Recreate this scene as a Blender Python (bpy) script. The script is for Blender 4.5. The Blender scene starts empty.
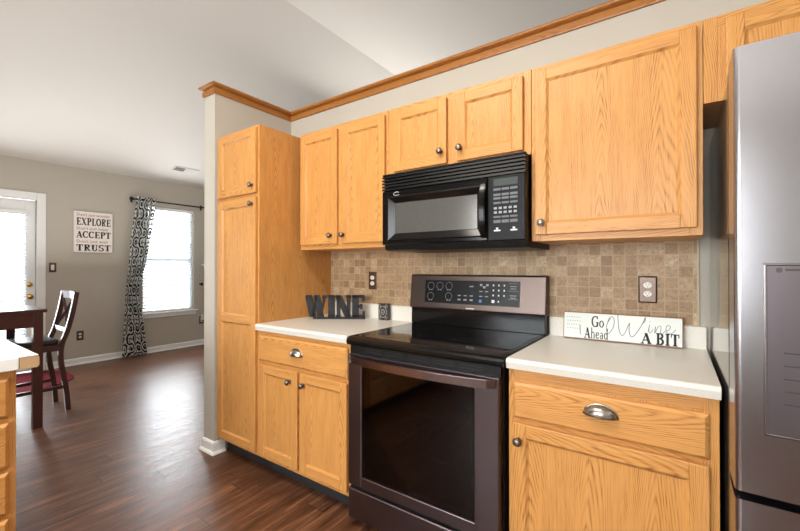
import bpy, bmesh, math, random
from mathutils import Vector, Matrix

random.seed(7)
SC = bpy.context.scene
COL = SC.collection
PI = math.pi

# ------------------------------------------------------------------ camera
cam_data = bpy.data.cameras.new('camera')
cam_data.sensor_fit = 'HORIZONTAL'
cam_data.sensor_width = 36.0
cam_data.lens = 392.25 / 800.0 * 36.0
cam_data.clip_start = 0.02
cam = bpy.data.objects.new('camera', cam_data)
COL.objects.link(cam)
cam.location = (1.3532, -2.0895, 1.2561)
cam.rotation_euler = (math.radians(90 + 0.2846), 0, math.radians(35.0974))
SC.camera = cam

# ------------------------------------------------------------------ world, lights, exposure
SC.view_settings.view_transform = 'Standard'
SC.view_settings.look = 'None'
SC.view_settings.gamma = 1.0
SC.view_settings.use_curve_mapping = False
SC.view_settings.exposure = 0.1
world = bpy.data.worlds.new('world')
SC.world = world
world.use_nodes = True
bg = world.node_tree.nodes['Background']
bg.inputs[0].default_value = (0.86, 0.93, 1.0, 1)
bg.inputs[1].default_value = 8.5

def area(name, loc, rot, sx, sy, power, colour):
    d = bpy.data.lights.new(name, 'AREA')
    d.shape = 'RECTANGLE'
    d.size, d.size_y = sx, sy
    d.energy = power
    d.color = colour
    o = bpy.data.objects.new(name, d)
    COL.objects.link(o)
    o.location = loc
    o.rotation_euler = rot
    return o

# daylight coming in through the two glazed openings of the dining end
area('window_daylight', (-4.86, 0.80, 1.38), (0, math.radians(-90), 0), 1.5, 0.72, 30, (0.93, 0.97, 1.0))
area('door_daylight', (-4.86, -1.22, 1.15), (0, math.radians(-90), 0), 1.6, 0.70, 30, (0.93, 0.97, 1.0))
# added frontal light for the cabinets, set at the invented rear window
area('rear_fill_light', (0.2, -4.45, 1.55), (math.radians(90), 0, 0), 2.9, 1.5, 78, (1.0, 0.985, 0.96))
# added overhead fill for the kitchen, without any fixture
area('kitchen_fill_light', (0.25, -1.75, 2.92), (0, 0, 0), 1.3, 0.5, 46, (1.0, 0.94, 0.84))
# added upward fill, no fixture, brightening the dining-side ceiling
area('dining_ceiling_fill', (-3.4, -0.6, 1.25), (PI, 0, 0), 2.4, 3.0, 26, (1.0, 0.985, 0.96))
# added upward fill behind the camera to brighten the ceiling
area('rear_ceiling_fill', (0.9, -3.3, 1.8), (PI, 0, 0), 1.6, 1.2, 30, (0.97, 0.99, 1.0))
area('partition_ceiling_fill', (-1.9, 1.9, 2.2), (PI, math.radians(82), 0), 0.9, 2.2, 40, (1.0, 0.985, 0.96))  # added light hidden by the partition, tilted to brighten the right ceiling slope

# ------------------------------------------------------------------ mesh helpers
def merge(bm, t):
    me = bpy.data.meshes.new('tmp')
    t.to_mesh(me)
    t.free()
    bm.from_mesh(me)
    bpy.data.meshes.remove(me)

def box(bm, x0, x1, y0, y1, z0, z1, mat=0, bev=0.0, seg=2, smooth=False, M=None):
    t = bmesh.new()
    bmesh.ops.create_cube(t, size=1.0)
    for v in t.verts:
        v.co = Vector(((x0 + x1) / 2 + v.co.x * abs(x1 - x0), (y0 + y1) / 2 + v.co.y * abs(y1 - y0),
                       (z0 + z1) / 2 + v.co.z * abs(z1 - z0)))
    if bev > 0:
        bmesh.ops.bevel(t, geom=t.edges[:], offset=bev, segments=seg, profile=0.5, affect='EDGES')
    for f in t.faces:
        f.material_index = mat
        f.smooth = smooth
    if M is not None:
        t.transform(M)
    merge(bm, t)

def prism(bm, pts, axis, a0, a1, mat=0, bev=0.0, smooth=False):
    """extrude a 2-D outline along an axis; pts are the two other coordinates in x,y,z order"""
    t = bmesh.new()
    def P(p, a):
        if axis == 'x': return (a, p[0], p[1])
        if axis == 'y': return (p[0], a, p[1])
        return (p[0], p[1], a)
    v0 = [t.verts.new(P(p, a0)) for p in pts]
    v1 = [t.verts.new(P(p, a1)) for p in pts]
    n = len(pts)
    t.faces.new(v0)
    t.faces.new(v1[::-1])
    for i in range(n):
        t.faces.new((v0[i], v1[i], v1[(i + 1) % n], v0[(i + 1) % n]))
    bmesh.ops.recalc_face_normals(t, faces=t.faces[:])
    if bev > 0:
        bmesh.ops.bevel(t, geom=t.edges[:], offset=bev, segments=2, profile=0.5, affect='EDGES')
    for f in t.faces:
        f.material_index = mat
        f.smooth = smooth
    merge(bm, t)

def lathe(bm, prof, n=20, mat=0, M=None, smooth=True):
    """prof: (radius, height) pairs turned about local z"""
    t = bmesh.new()
    rings = []
    for r, h in prof:
        if r < 1e-6:
            rings.append([t.verts.new((0, 0, h))])
        else:
            rings.append([t.verts.new((r * math.cos(2 * PI * i / n), r * math.sin(2 * PI * i / n), h)) for i in range(n)])
    for a, b in zip(rings[:-1], rings[1:]):
        for i in range(n):
            j = (i + 1) % n
            if len(a) == 1 and len(b) == 1: continue
            if len(a) == 1: f = t.faces.new((a[0], b[j], b[i]))
            elif len(b) == 1: f = t.faces.new((a[i], a[j], b[0]))
            else: f = t.faces.new((a[i], a[j], b[j], b[i]))
            f.smooth = smooth
            f.material_index = mat
    if len(rings[0]) > 1: t.faces.new(rings[0][::-1]).material_index = mat
    if len(rings[-1]) > 1: t.faces.new(rings[-1]).material_index = mat
    bmesh.ops.recalc_face_normals(t, faces=t.faces[:])
    if M is not None: t.transform(M)
    merge(bm, t)

def tube(bm, pts, r, n=8, mat=0, square=False, smooth=True, up=None, r2=None):
    """sweep a round (or rectangular, r x r2) section along points"""
    t = bmesh.new()
    pts = [Vector(p) for p in pts]
    rings = []
    prev = None
    for i, p in enumerate(pts):
        d = (pts[min(i + 1, len(pts) - 1)] - pts[max(i - 1, 0)]).normalized()
        ref = Vector(up) if up else (Vector((0, 0, 1)) if abs(d.z) < 0.9 else Vector((1, 0, 0)))
        a = d.cross(ref).normalized()
        b = a.cross(d).normalized()
        if square:
            q = r2 if r2 else r
            offs = [a * r + b * q, -a * r + b * q, -a * r - b * q, a * r - b * q]
        else:
            offs = [a * math.cos(2 * PI * k / n) * r + b * math.sin(2 * PI * k / n) * r for k in range(n)]
        rings.append([t.verts.new(p + o) for o in offs])
    m = len(rings[0])
    for A, B in zip(rings[:-1], rings[1:]):
        for k in range(m):
            f = t.faces.new((A[k], A[(k + 1) % m], B[(k + 1) % m], B[k]))
            f.smooth = smooth and not square
    t.faces.new(rings[0][::-1])
    t.faces.new(rings[-1])
    for f in t.faces: f.material_index = mat
    bmesh.ops.recalc_face_normals(t, faces=t.faces[:])
    merge(bm, t)

def new():
    return bmesh.new()

def world_loc(o):
    v = Vector((0, 0, 0))
    while o is not None:
        v += o.location
        o = o.parent
    return v

def obj(name, bm, mats, parent=None, at=None, label=None):
    """link a bmesh given in world coordinates as ONE mesh object"""
    me = bpy.data.meshes.new(name)
    base = Vector(at) if at is not None else (world_loc(parent) if parent else Vector((0, 0, 0)))
    bm.transform(Matrix.Translation(-base))
    bm.to_mesh(me)
    bm.free()
    o = bpy.data.objects.new(name, me)
    COL.objects.link(o)
    for m in (mats if isinstance(mats, (list, tuple)) else [mats]):
        me.materials.append(m)
    if parent:
        o.parent = parent
        o.location = base - world_loc(parent)
    else:
        o.location = base
    if label: o['label'] = label
    return o

def thing(name, label, cat, loc, group=None):
    o = bpy.data.objects.new(name, None)
    COL.objects.link(o)
    o.empty_display_size = 0.05
    o.location = loc
    o['label'] = label
    o['category'] = cat
    if group: o['group'] = group
    return o

def tag(o, label, cat, group=None):
    o['label'] = label
    o['category'] = cat
    if group: o['group'] = group
    return o

def struct(name, bm, mats, parent=None, at=None):
    o = obj(name, bm, mats, parent, at)
    if not parent: o['kind'] = 'structure'
    return o

# ------------------------------------------------------------------ material helpers
class NT:
    def __init__(self, name):
        self.m = bpy.data.materials.new(name)
        self.m.use_nodes = True
        self.t = self.m.node_tree
        self.b = self.t.nodes['Principled BSDF']
    def n(self, kind, **kw):
        o = self.t.nodes.new(kind)
        for k, v in kw.items(): setattr(o, k, v)
        return o
    def l(self, a, b): self.t.links.new(a, b)
    def set(self, node, key, v):
        if hasattr(v, 'is_linked') or isinstance(v, bpy.types.NodeSocket): self.l(v, node.inputs[key])
        else: node.inputs[key].default_value = v
    def math(self, op, a, b=0.0, c=0.0, clamp=False):
        o = self.n('ShaderNodeMath', operation=op, use_clamp=clamp)
        for i, v in enumerate((a, b, c)): self.set(o, i, v)
        return o.outputs[0]
    def vmath(self, op, a, b=(0, 0, 0)):
        o = self.n('ShaderNodeVectorMath', operation=op)
        self.set(o, 0, a)
        self.set(o, 1, b)
        return o
    def coord(self): return self.n('ShaderNodeTexCoord').outputs['Object']
    def scale(self, v, s): return self.vmath('MULTIPLY', v, s).outputs[0]
    def noise(self, v, sc=1.0, detail=2.0, rough=0.5, dist=0.0):
        o = self.n('ShaderNodeTexNoise')
        self.l(v, o.inputs['Vector'])
        o.inputs['Scale'].default_value = sc
        o.inputs['Detail'].default_value = detail
        o.inputs['Roughness'].default_value = rough
        o.inputs['Distortion'].default_value = dist
        return o
    def ramp(self, f, stops, interp='LINEAR'):
        o = self.n('ShaderNodeValToRGB')
        e = o.color_ramp.elements
        o.color_ramp.interpolation = interp
        while len(e) < len(stops): e.new(0.5)
        for x, (p, c) in zip(e, stops):
            x.position = p
            x.color = c if len(c) == 4 else (*c, 1)
        self.l(f, o.inputs[0])
        return o.outputs[0]
    def mix(self, f, a, b, mode='MIX'):
        o = self.n('ShaderNodeMix', data_type='RGBA', blend_type=mode)
        self.set(o, 0, f)
        self.set(o, 6, a)
        self.set(o, 7, b)
        return o.outputs[2]
    def bump(self, h, strength=0.2, dist=0.01):
        o = self.n('ShaderNodeBump')
        o.inputs['Strength'].default_value = strength
        o.inputs['Distance'].default_value = dist
        self.l(h, o.inputs['Height'])
        self.l(o.outputs[0], self.b.inputs['Normal'])

def srgb(r, g, b):
    def f(c):
        c /= 255.0
        return c / 12.92 if c <= 0.04045 else ((c + 0.055) / 1.055) ** 2.4
    return (f(r), f(g), f(b), 1)

def plain(name, col, rough=0.5, metal=0.0, spec=0.5, coat=0.0):
    k = NT(name)
    k.b.inputs['Base Color'].default_value = col
    k.b.inputs['Roughness'].default_value = rough
    k.b.inputs['Metallic'].default_value = metal
    k.b.inputs['Specular IOR Level'].default_value = spec
    k.b.inputs['Coat Weight'].default_value = coat
    # a trace of tone variation so that no surface is perfectly even
    c = k.coord()
    nz = k.noise(c, 9.0, 3.0)
    k.l(k.mix(nz.outputs[0], tuple(x * 0.96 for x in col[:3]) + (1,), tuple(min(1, x * 1.04) for x in col[:3]) + (1,)), k.b.inputs['Base Color'])
    return k.m

def oak(name, axis, light, mid, dark):
    """flat-sawn oak: contour lines of a stretched noise give the arched grain, fine streaks give the pores"""
    k = NT(name)
    c = k.coord()
    rnd = k.n('ShaderNodeObjectInfo').outputs['Random']
    off = k.vmath('SCALE', (31.7, 17.3, 23.9))
    k.l(rnd, off.inputs['Scale'])
    p = k.vmath('ADD', c, off.outputs[0]).outputs[0]
    fine = [330, 330, 330]; mid_s = [60, 60, 60]; low = [5.5, 5.5, 5.5]
    i = 'xyz'.index(axis)
    fine[i] = 7.0; mid_s[i] = 2.0; low[i] = 1.1
    sp = k.n('ShaderNodeSeparateXYZ'); k.l(p, sp.inputs[0])
    along = sp.outputs[i]
    others = [sp.outputs[j] for j in range(3) if j != i]
    across = k.math('ADD', others[0], others[1])
    n1 = k.noise(k.scale(p, tuple(low)), 1.0, 2.0, 0.5)
    n4 = k.noise(k.scale(p, tuple(v * 5 for v in low)), 1.0, 2.0, 0.5)
    acr = k.math('ADD', k.math('DIVIDE', across, 0.215), k.math('MULTIPLY', n1.outputs[0], 0.55))
    dx = k.math('SUBTRACT', k.math('FRACT', acr), 0.5)
    arch = k.math('MULTIPLY', k.math('POWER', k.math('ABSOLUTE', dx), 1.5), 46.0)
    rings = k.math('ADD', k.math('ADD', k.math('MULTIPLY', along, 15.0), arch), k.math('ADD', k.math('MULTIPLY', n1.outputs[0], 5.0), k.math('MULTIPLY', n4.outputs[0], 1.1)))
    saw = k.math('FRACT', rings)
    tri = k.math('SUBTRACT', 1.0, k.math('ABSOLUTE', k.math('SUBTRACT', k.math('MULTIPLY', saw, 2.0), 1.0)))
    band = k.math('MULTIPLY', k.math('POWER', tri, 2.4), k.math('MULTIPLY', k.math('SUBTRACT', n4.outputs[0], 0.22, clamp=True), 2.6, clamp=True))
    n2 = k.noise(k.scale(p, tuple(fine)), 1.0, 2.0, 0.6)
    pores = k.math('MULTIPLY', k.math('SUBTRACT', n2.outputs[0], 0.42, clamp=True), 2.2, clamp=True)
    n3 = k.noise(k.scale(p, tuple(mid_s)), 1.0, 2.0, 0.5)
    base = k.mix(n3.outputs[0], light, mid)
    grain = k.math('MULTIPLY', k.math('ADD', k.math('MULTIPLY', band, k.math('ADD', pores, 0.42)), k.math('MULTIPLY', pores, 0.28)), 1.0, clamp=True)
    col = k.mix(grain, base, dark)
    k.l(col, k.b.inputs['Base Color'])
    k.b.inputs['Roughness'].default_value = 0.38
    k.b.inputs['Specular IOR Level'].default_value = 0.35
    k.bump(k.math('SUBTRACT', 1.0, grain), 0.12, 0.002)
    return k.m

OL, OM, OD = srgb(213, 157, 93), srgb(201, 141, 73), srgb(128, 73, 28)
OAK_V = oak('oak_upright_grain', 'z', OL, OM, OD)
OAK_H = oak('oak_level_grain', 'x', OL, OM, OD)
OAK_Y = oak('oak_crosswise_grain', 'y', OL, OM, OD)
OAKS = [OAK_V, OAK_H]

def wall_paint(name, col, bumpy=0.05):
    k = NT(name)
    c = k.coord()
    n1 = k.noise(c, 1.2, 2.0)
    n2 = k.noise(c, 180.0, 2.0)
    a = tuple(x * 0.97 for x in col[:3]) + (1,)
    k.l(k.mix(n1.outputs[0], a, col), k.b.inputs['Base Color'])
    k.b.inputs['Roughness'].default_value = 0.75
    k.b.inputs['Specular IOR Level'].default_value = 0.25
    k.bump(n2.outputs[0], bumpy, 0.003)
    return k.m

PAINT_TAUPE = wall_paint('taupe_wall_paint', srgb(187, 180, 168))
PAINT_CEIL = wall_paint('ceiling_paint', srgb(212, 206, 198), 0.15)
PAINT_TRIM = plain('white_trim_paint', srgb(238, 238, 236), 0.35)

def floor_mat():
    k = NT('dark_plank_floor')
    c = k.coord()
    sx = k.n('ShaderNodeSeparateXYZ'); k.l(c, sx.inputs[0])
    W, L = 0.127, 1.25
    px = k.math('DIVIDE', sx.outputs[0], W)
    ix = k.math('FLOOR', px)
    fx = k.math('FRACT', px)
    wn = k.n('ShaderNodeTexWhiteNoise', noise_dimensions='1D'); k.l(ix, wn.inputs['W'])
    py = k.math('ADD', k.math('DIVIDE', sx.outputs[1], L), k.math('MULTIPLY', wn.outputs['Value'], 7.0))
    iy = k.math('FLOOR', py)
    fy = k.math('FRACT', py)
    cm = k.n('ShaderNodeCombineXYZ'); k.l(ix, cm.inputs[0]); k.l(iy, cm.inputs[1])
    w2 = k.n('ShaderNodeTexWhiteNoise', noise_dimensions='3D'); k.l(cm.outputs[0], w2.inputs['Vector'])
    p = k.vmath('ADD', c, k.vmath('MULTIPLY', w2.outputs['Color'], (9, 9, 9)).outputs[0]).outputs[0]
    g = k.noise(k.scale(p, (16, 1.6, 1)), 1.0, 4.0, 0.6, 0.8)
    g2 = k.noise(k.scale(p, (120, 5, 1)), 1.0, 3.0, 0.6)
    gg = k.math('ADD', k.math('MULTIPLY', g.outputs[0], 0.55), k.math('MULTIPLY', g2.outputs[0], 0.45))
    col = k.ramp(gg, [(0.32, srgb(52, 30, 20)), (0.5, srgb(94, 60, 41)), (0.68, srgb(146, 102, 74))])
    col = k.mix(k.math('MULTIPLY', w2.outputs['Value'], 0.38), col, srgb(74, 45, 32))
    ex = k.math('MINIMUM', fx, k.math('SUBTRACT', 1.0, fx))
    ey = k.math('MINIMUM', fy, k.math('SUBTRACT', 1.0, fy))
    lx = k.math('LESS_THAN', ex, 0.012)
    ly = k.math('LESS_THAN', ey, 0.0018)
    line = k.math('MAXIMUM', lx, ly)
    col = k.mix(k.math('MULTIPLY', line, 0.75), col, srgb(26, 16, 12))
    k.l(col, k.b.inputs['Base Color'])
    k.l(k.math('ADD', 0.24, k.math('MULTIPLY', g.outputs[0], 0.22)), k.b.inputs['Roughness'])
    k.b.inputs['Specular IOR Level'].default_value = 0.38
    h = k.math('SUBTRACT', k.math('MULTIPLY', gg, 0.6), line)
    k.bump(h, 0.22, 0.004)
    return k.m
FLOOR = floor_mat()

def tile_mat():
    k = NT('travertine_mosaic')
    c = k.coord()
    s = 0.0505
    sx = k.n('ShaderNodeSeparateXYZ'); k.l(c, sx.inputs[0])
    pz = k.math('DIVIDE', sx.outputs[2], s)
    px = k.math('DIVIDE', sx.outputs[0], s)
    ix, iz = k.math('FLOOR', px), k.math('FLOOR', pz)
    fx, fz = k.math('FRACT', px), k.math('FRACT', pz)
    cm = k.n('ShaderNodeCombineXYZ'); k.l(ix, cm.inputs[0]); k.l(iz, cm.inputs[2])
    w = k.n('ShaderNodeTexWhiteNoise', noise_dimensions='3D'); k.l(cm.outputs[0], w.inputs['Vector'])
    ex = k.math('MINIMUM', fx, k.math('SUBTRACT', 1.0, fx))
    ez = k.math('MINIMUM', fz, k.math('SUBTRACT', 1.0, fz))
    wob = k.noise(c, 120.0, 2.0)
    e = k.math('ADD', k.math('MINIMUM', ex, ez), k.math('MULTIPLY', k.math('SUBTRACT', wob.outputs[0], 0.5), 0.05))
    grout = k.math('LESS_THAN', e, 0.042)
    p = k.vmath('ADD', c, k.vmath('MULTIPLY', w.outputs['Color'], (5, 5, 5)).outputs[0]).outputs[0]
    n1 = k.noise(p, 55.0, 4.0, 0.65, 0.6)
    n2 = k.noise(p, 160.0, 2.0, 0.5)
    pits = k.math('LESS_THAN', n2.outputs[0], 0.36)
    tone = k.ramp(w.outputs['Value'], [(0.0, srgb(152, 120, 86)), (0.3, srgb(176, 144, 108)), (0.75, srgb(186, 156, 120)), (1.0, srgb(206, 180, 146))])
    col = k.mix(k.math('MULTIPLY', k.math('SUBTRACT', n1.outputs[0], 0.36, clamp=True), 2.0, clamp=True), tone, srgb(124, 96, 70))
    col = k.mix(k.math('MULTIPLY', pits, 0.55), col, srgb(104, 80, 58))
    col = k.mix(k.math('MULTIPLY', grout, .8), col, srgb(184, 162, 130))
    k.l(col, k.b.inputs['Base Color'])
    k.b.inputs['Roughness'].default_value = 0.55
    h = k.math('MULTIPLY', k.math('SUBTRACT', 1.0, grout), k.math('SUBTRACT', 1.0, k.math('MULTIPLY', pits, 0.4)))
    k.bump(h, 0.4, 0.003)
    return k.m
TILE = tile_mat()

def laminate_mat():
    k = NT('pale_speckled_laminate')
    c = k.coord()
    n = k.noise(c, 420.0, 2.0)
    k.l(k.ramp(n.outputs[0], [(0.3, srgb(206, 202, 192)), (0.6, srgb(222, 218, 209))]), k.b.inputs['Base Color'])
    k.b.inputs['Roughness'].default_value = 0.32
    k.b.inputs['Specular IOR Level'].default_value = 0.4
    return k.m
LAMINATE = laminate_mat()

def brushed(name, col, rough, axis='x', metal=1.0):
    k = NT(name)
    c = k.coord()
    s = [900, 900, 900]; s['xyz'.index(axis)] = 4
    n = k.noise(k.scale(c, tuple(s)), 1.0, 2.0)
    k.l(k.mix(n.outputs[0], tuple(x * 0.92 for x in col[:3]) + (1,), col), k.b.inputs['Base Color'])
    k.b.inputs['Metallic'].default_value = metal
    k.l(k.math('ADD', rough - 0.03, k.math('MULTIPLY', n.outputs[0], 0.06)), k.b.inputs['Roughness'])
    return k.m

STEEL = brushed('fridge_stainless', srgb(174, 173, 178), 0.22, 'z')
BLACKSTEEL = brushed('black_stainless', srgb(112, 102, 104), 0.30, 'x')
BACKSTEEL = brushed('backguard_steel', srgb(88, 77, 72), 0.34, 'x')
FRIDGE_SIDE = plain('fridge_side_enamel', srgb(120, 118, 116), 0.09, 0.85)
DARK_GASKET = plain('dark_gasket', srgb(24, 24, 26), 0.5)
BLACK_GLASS = plain('black_ceramic_glass', srgb(14, 13, 14), 0.06, 0.0, 0.6)
BLACK_GLOSS = plain('black_glossy_plastic', srgb(13, 13, 14), 0.13, 0.0, 0.3)
MIC_BLACK = plain('microwave_black', srgb(12, 12, 13), 0.35, 0.0, 0.2)
BLACK_SATIN = plain('black_satin_plastic', srgb(16, 16, 17), 0.4, 0.0, 0.28)
GREY_PRINT = plain('grey_print', srgb(150, 150, 152), 0.5)
KEY_GREY = plain('grey_keys', srgb(94, 96, 100), 0.45)
WHITE_PRINT = plain('white_print', srgb(225, 225, 225), 0.5)
PEWTER = plain('antique_pewter', srgb(146, 138, 124), 0.34, 1.0)
PEWTER_DARK = plain('dark_pewter', srgb(104, 96, 86), 0.36, 1.0)
NICKEL = plain('brushed_nickel', srgb(164, 158, 148), 0.28, 1.0)
BRASS = plain('polished_brass', srgb(214, 168, 84), 0.22, 1.0)
TOEKICK = plain('black_toe_kick', srgb(40, 40, 42), 0.6)
OUTLET_WHITE = plain('outlet_white', srgb(236, 232, 224), 0.4)
SLOT_BLACK = plain('slot_black', srgb(18, 17, 16), 0.6)
BRONZE_PLATE = plain('bronze_plate', srgb(92, 70, 54), 0.35, 0.6)
SIGN_WHITE = plain('painted_white_board', srgb(216, 220, 217), 0.6)
SIGN_EDGE = plain('brown_sign_edge', srgb(150, 106, 74), 0.6)
INK = plain('black_ink', srgb(26, 26, 28), 0.7)
INK_GREY = plain('grey_ink', srgb(120, 124, 124), 0.7)
INK_RED = plain('faded_red_ink', srgb(140, 84, 80), 0.7)
CANVAS_WHITE = plain('canvas_white', srgb(232, 224, 216), 0.8)
METAL_LETTER = plain('charcoal_letter_metal', srgb(44, 44, 47), 0.7, 0.0, 0.25)
ESPRESSO = plain('espresso_wood', srgb(60, 31, 27), 0.28)
SEAT_BLACK = plain('black_seat_leather', srgb(34, 30, 32), 0.3)
RUG_RED = plain('red_rug', srgb(98, 28, 36), 0.95, 0.0, 0.1)
PARTICLE = plain('bare_particle_board', srgb(182, 150, 112), 0.8)
VENT_WHITE = plain('vent_white', srgb(214, 210, 204), 0.5)
VENT_DARK = plain('vent_shadow_metal', srgb(110, 106, 102), 0.6)
ROD = plain('dark_bronze_rod', srgb(52, 44, 38), 0.35, 0.7)
OVEN_DARK = plain('oven_enamel', srgb(30, 26, 26), 0.4)
CHROME = plain('rack_chrome', srgb(170, 165, 160), 0.25, 1.0)
BLUE_KEY = plain('blue_key', srgb(70, 110, 170), 0.4)
LCD = plain('display_grey_green', srgb(58, 66, 62), 0.2)

def glass_mat(name, tint, gloss=0.05):
    k = NT(name)
    t = k.t
    out = t.nodes['Material Output']
    tr = k.n('ShaderNodeBsdfTransparent'); tr.inputs[0].default_value = tint
    gl = k.n('ShaderNodeBsdfGlossy'); gl.inputs['Roughness'].default_value = gloss
    fr = k.n('ShaderNodeFresnel'); fr.inputs['IOR'].default_value = 1.45
    mx = k.n('ShaderNodeMixShader')
    k.l(fr.outputs[0], mx.inputs[0]); k.l(tr.outputs[0], mx.inputs[1]); k.l(gl.outputs[0], mx.inputs[2])
    k.l(mx.outputs[0], out.inputs['Surface'])
    return k.m
WINDOW_GLASS = glass_mat('clear_window_glass', (0.95, 0.97, 0.97, 1), 0.02)
OVEN_GLASS = glass_mat('smoked_oven_glass', (0.42, 0.38, 0.38, 1), 0.05)

def blind_mat():
    k = NT('white_blind_slats')
    out = k.t.nodes['Material Output']
    d = k.n('ShaderNodeBsdfDiffuse'); d.inputs[0].default_value = (0.86, 0.87, 0.88, 1)
    tl = k.n('ShaderNodeBsdfTranslucent'); tl.inputs[0].default_value = (0.86, 0.88, 0.9, 1)
    mx = k.n('ShaderNodeMixShader'); mx.inputs[0].default_value = 0.55
    k.l(d.outputs[0], mx.inputs[1]); k.l(tl.outputs[0], mx.inputs[2]); k.l(mx.outputs[0], out.inputs['Surface'])
    return k.m
BLIND = blind_mat()

def curtain_mat():
    """black ornamental lattice printed on white cloth, drawn in the cloth's own coordinates"""
    k = NT('black_white_lattice_cloth')
    uv = k.n('ShaderNodeTexCoord').outputs['UV']
    wob = k.noise(uv, 14.0, 2.0)
    wsc = k.vmath('SCALE', k.vmath('SUBTRACT', wob.outputs['Color'], (0.5, 0.5, 0.5)).outputs[0])
    wsc.inputs['Scale'].default_value = 0.06
    uv = k.vmath('ADD', uv, wsc.outputs[0]).outputs[0]
    def cell(off):
        q = k.vmath('MULTIPLY', k.vmath('ADD', uv, off).outputs[0], (1 / 0.20, 1 / 0.27, 0)).outputs[0]
        f = k.vmath('SUBTRACT', k.vmath('FRACTION', q).outputs[0], (0.5, 0.5, 0)).outputs[0]
        return f
    masks = []
    for off in ((10, 10, 0), (10.10, 10.135, 0)):
        f = cell(off)
        d = k.vmath('LENGTH', f).outputs['Value']
        ring = k.math('LESS_THAN', k.math('ABSOLUTE', k.math('SUBTRACT', d, 0.27)), 0.048)
        dot = k.math('LESS_THAN', k.math('ABSOLUTE', k.math('SUBTRACT', d, 0.09)), 0.05)
        s = k.n('ShaderNodeSeparateXYZ'); k.l(f, s.inputs[0])
        ax, ay = k.math('ABSOLUTE', s.outputs[0]), k.math('ABSOLUTE', s.outputs[1])
        bar = k.math('MULTIPLY', k.math('LESS_THAN', k.math('MINIMUM', ax, ay), 0.024), k.math('GREATER_THAN', d, 0.36))
        masks += [ring, dot, bar]
    m = masks[0]
    for x in masks[1:]: m = k.math('MAXIMUM', m, x)
    k.l(k.mix(m, srgb(240, 240, 237), srgb(30, 30, 32)), k.b.inputs['Base Color'])
    k.b.inputs['Roughness'].default_value = 0.9
    k.b.inputs['Specular IOR Level'].default_value = 0.1
    tl = k.n('ShaderNodeBsdfTranslucent'); k.l(k.b.inputs['Base Color'].links[0].from_socket, tl.inputs[0])
    mx = k.n('ShaderNodeMixShader'); mx.inputs[0].default_value = .42
    k.l(k.b.outputs[0], mx.inputs[1]); k.l(tl.outputs[0], mx.inputs[2]); k.l(mx.outputs[0], k.t.nodes['Material Output'].inputs['Surface'])
    return k.m
CURTAIN = curtain_mat()

# ------------------------------------------------------------------ the setting
XF = -4.98          # face of the far dining wall
XR = 2.5            # right-hand wall
YF, YB = -4.6, 4.2  # wall behind the camera, wall beyond the partition
RIDGE_X, RIDGE_Z, EAVE = -1.26, 3.45, 2.55
SL = (RIDGE_Z - EAVE) / (RIDGE_X - XF)
ZR = RIDGE_Z - SL * (XR - RIDGE_X)

bm = new(); box(bm, XF - .2, XR + .2, YF - .2, YB + .2, -0.12, 0)
struct('floor', bm, FLOOR)

bm = new()
prism(bm, [(XF - .2, EAVE - .2 * SL), (RIDGE_X, RIDGE_Z), (XR + .2, ZR - .2 * SL), (XR + .2, ZR + .2), (RIDGE_X, RIDGE_Z + .25), (XF - .2, EAVE + .2)], 'y', YF - .2, YB + .2)
struct('ceiling', bm, PAINT_CEIL)

# far wall with a window and a patio door
WY0, WY1, WZ0, WZ1 = 0.42, 1.165, 0.585, 2.165
DY0, DY1, DZ1 = -1.66, -0.735, 2.075
bm = new()
T = 0.14
for (a, b, c, d) in ((YF, DY0, 0, EAVE), (DY0, DY1, DZ1, EAVE), (DY1, WY0, 0, EAVE), (WY0, WY1, 0, WZ0), (WY0, WY1, WZ1, EAVE), (WY1, YB, 0, EAVE)):
    box(bm, XF - T, XF, a, b, c, d)
struct('wall_left', bm, PAINT_TAUPE)

def gable(y0, y1, holes=None):
    b = new()
    if not holes:
        prism(b, [(XF - .14, 0), (XR + .14, 0), (XR + .14, ZR - .14 * SL), (RIDGE_X, RIDGE_Z), (XF - .14, EAVE - .14 * SL)], 'y', y0, y1)
    else:
        hx0, hx1, hz0, hz1 = holes
        prism(b, [(XF - .14, 0), (hx0, 0), (hx0, RIDGE_Z - SL * (hx0 - RIDGE_X)), (RIDGE_X, RIDGE_Z), (XF - .14, EAVE - .14 * SL)], 'y', y0, y1)
        prism(b, [(hx1, 0), (XR + .14, 0), (XR + .14, ZR - .14 * SL), (hx1, RIDGE_Z - SL * (hx1 - RIDGE_X))], 'y', y0, y1)
        prism(b, [(hx0, 0), (hx1, 0), (hx1, hz0), (hx0, hz0)], 'y', y0, y1)
        prism(b, [(hx0, hz1), (hx1, hz1), (hx1, RIDGE_Z - SL * (hx1 - RIDGE_X)), (hx0, RIDGE_Z - SL * (hx0 - RIDGE_X))], 'y', y0, y1)
    return b
struct('wall_rear', gable(YB, YB + .14), PAINT_TAUPE)
struct('wall_front', gable(YF - .14, YF, (-1.2, 1.6, 0.8, 2.2)), PAINT_TAUPE)
bm = new(); box(bm, XR, XR + .14, YF, YB, 0, ZR)
struct('wall_right', bm, PAINT_TAUPE)

# partition with the kitchen on it, and its short return beside the pantry
PZ = 2.50
SX0, SX1, SY = -1.325, -1.195, -0.642
bm = new(); box(bm, SX1, XR, 0, 0.13, 0, PZ)
struct('wall_back', bm, PAINT_TAUPE)
bm = new(); box(bm, SX0, SX1, SY, 0.13, 0, PZ)
struct('wall_end', bm, PAINT_TAUPE)

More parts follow.
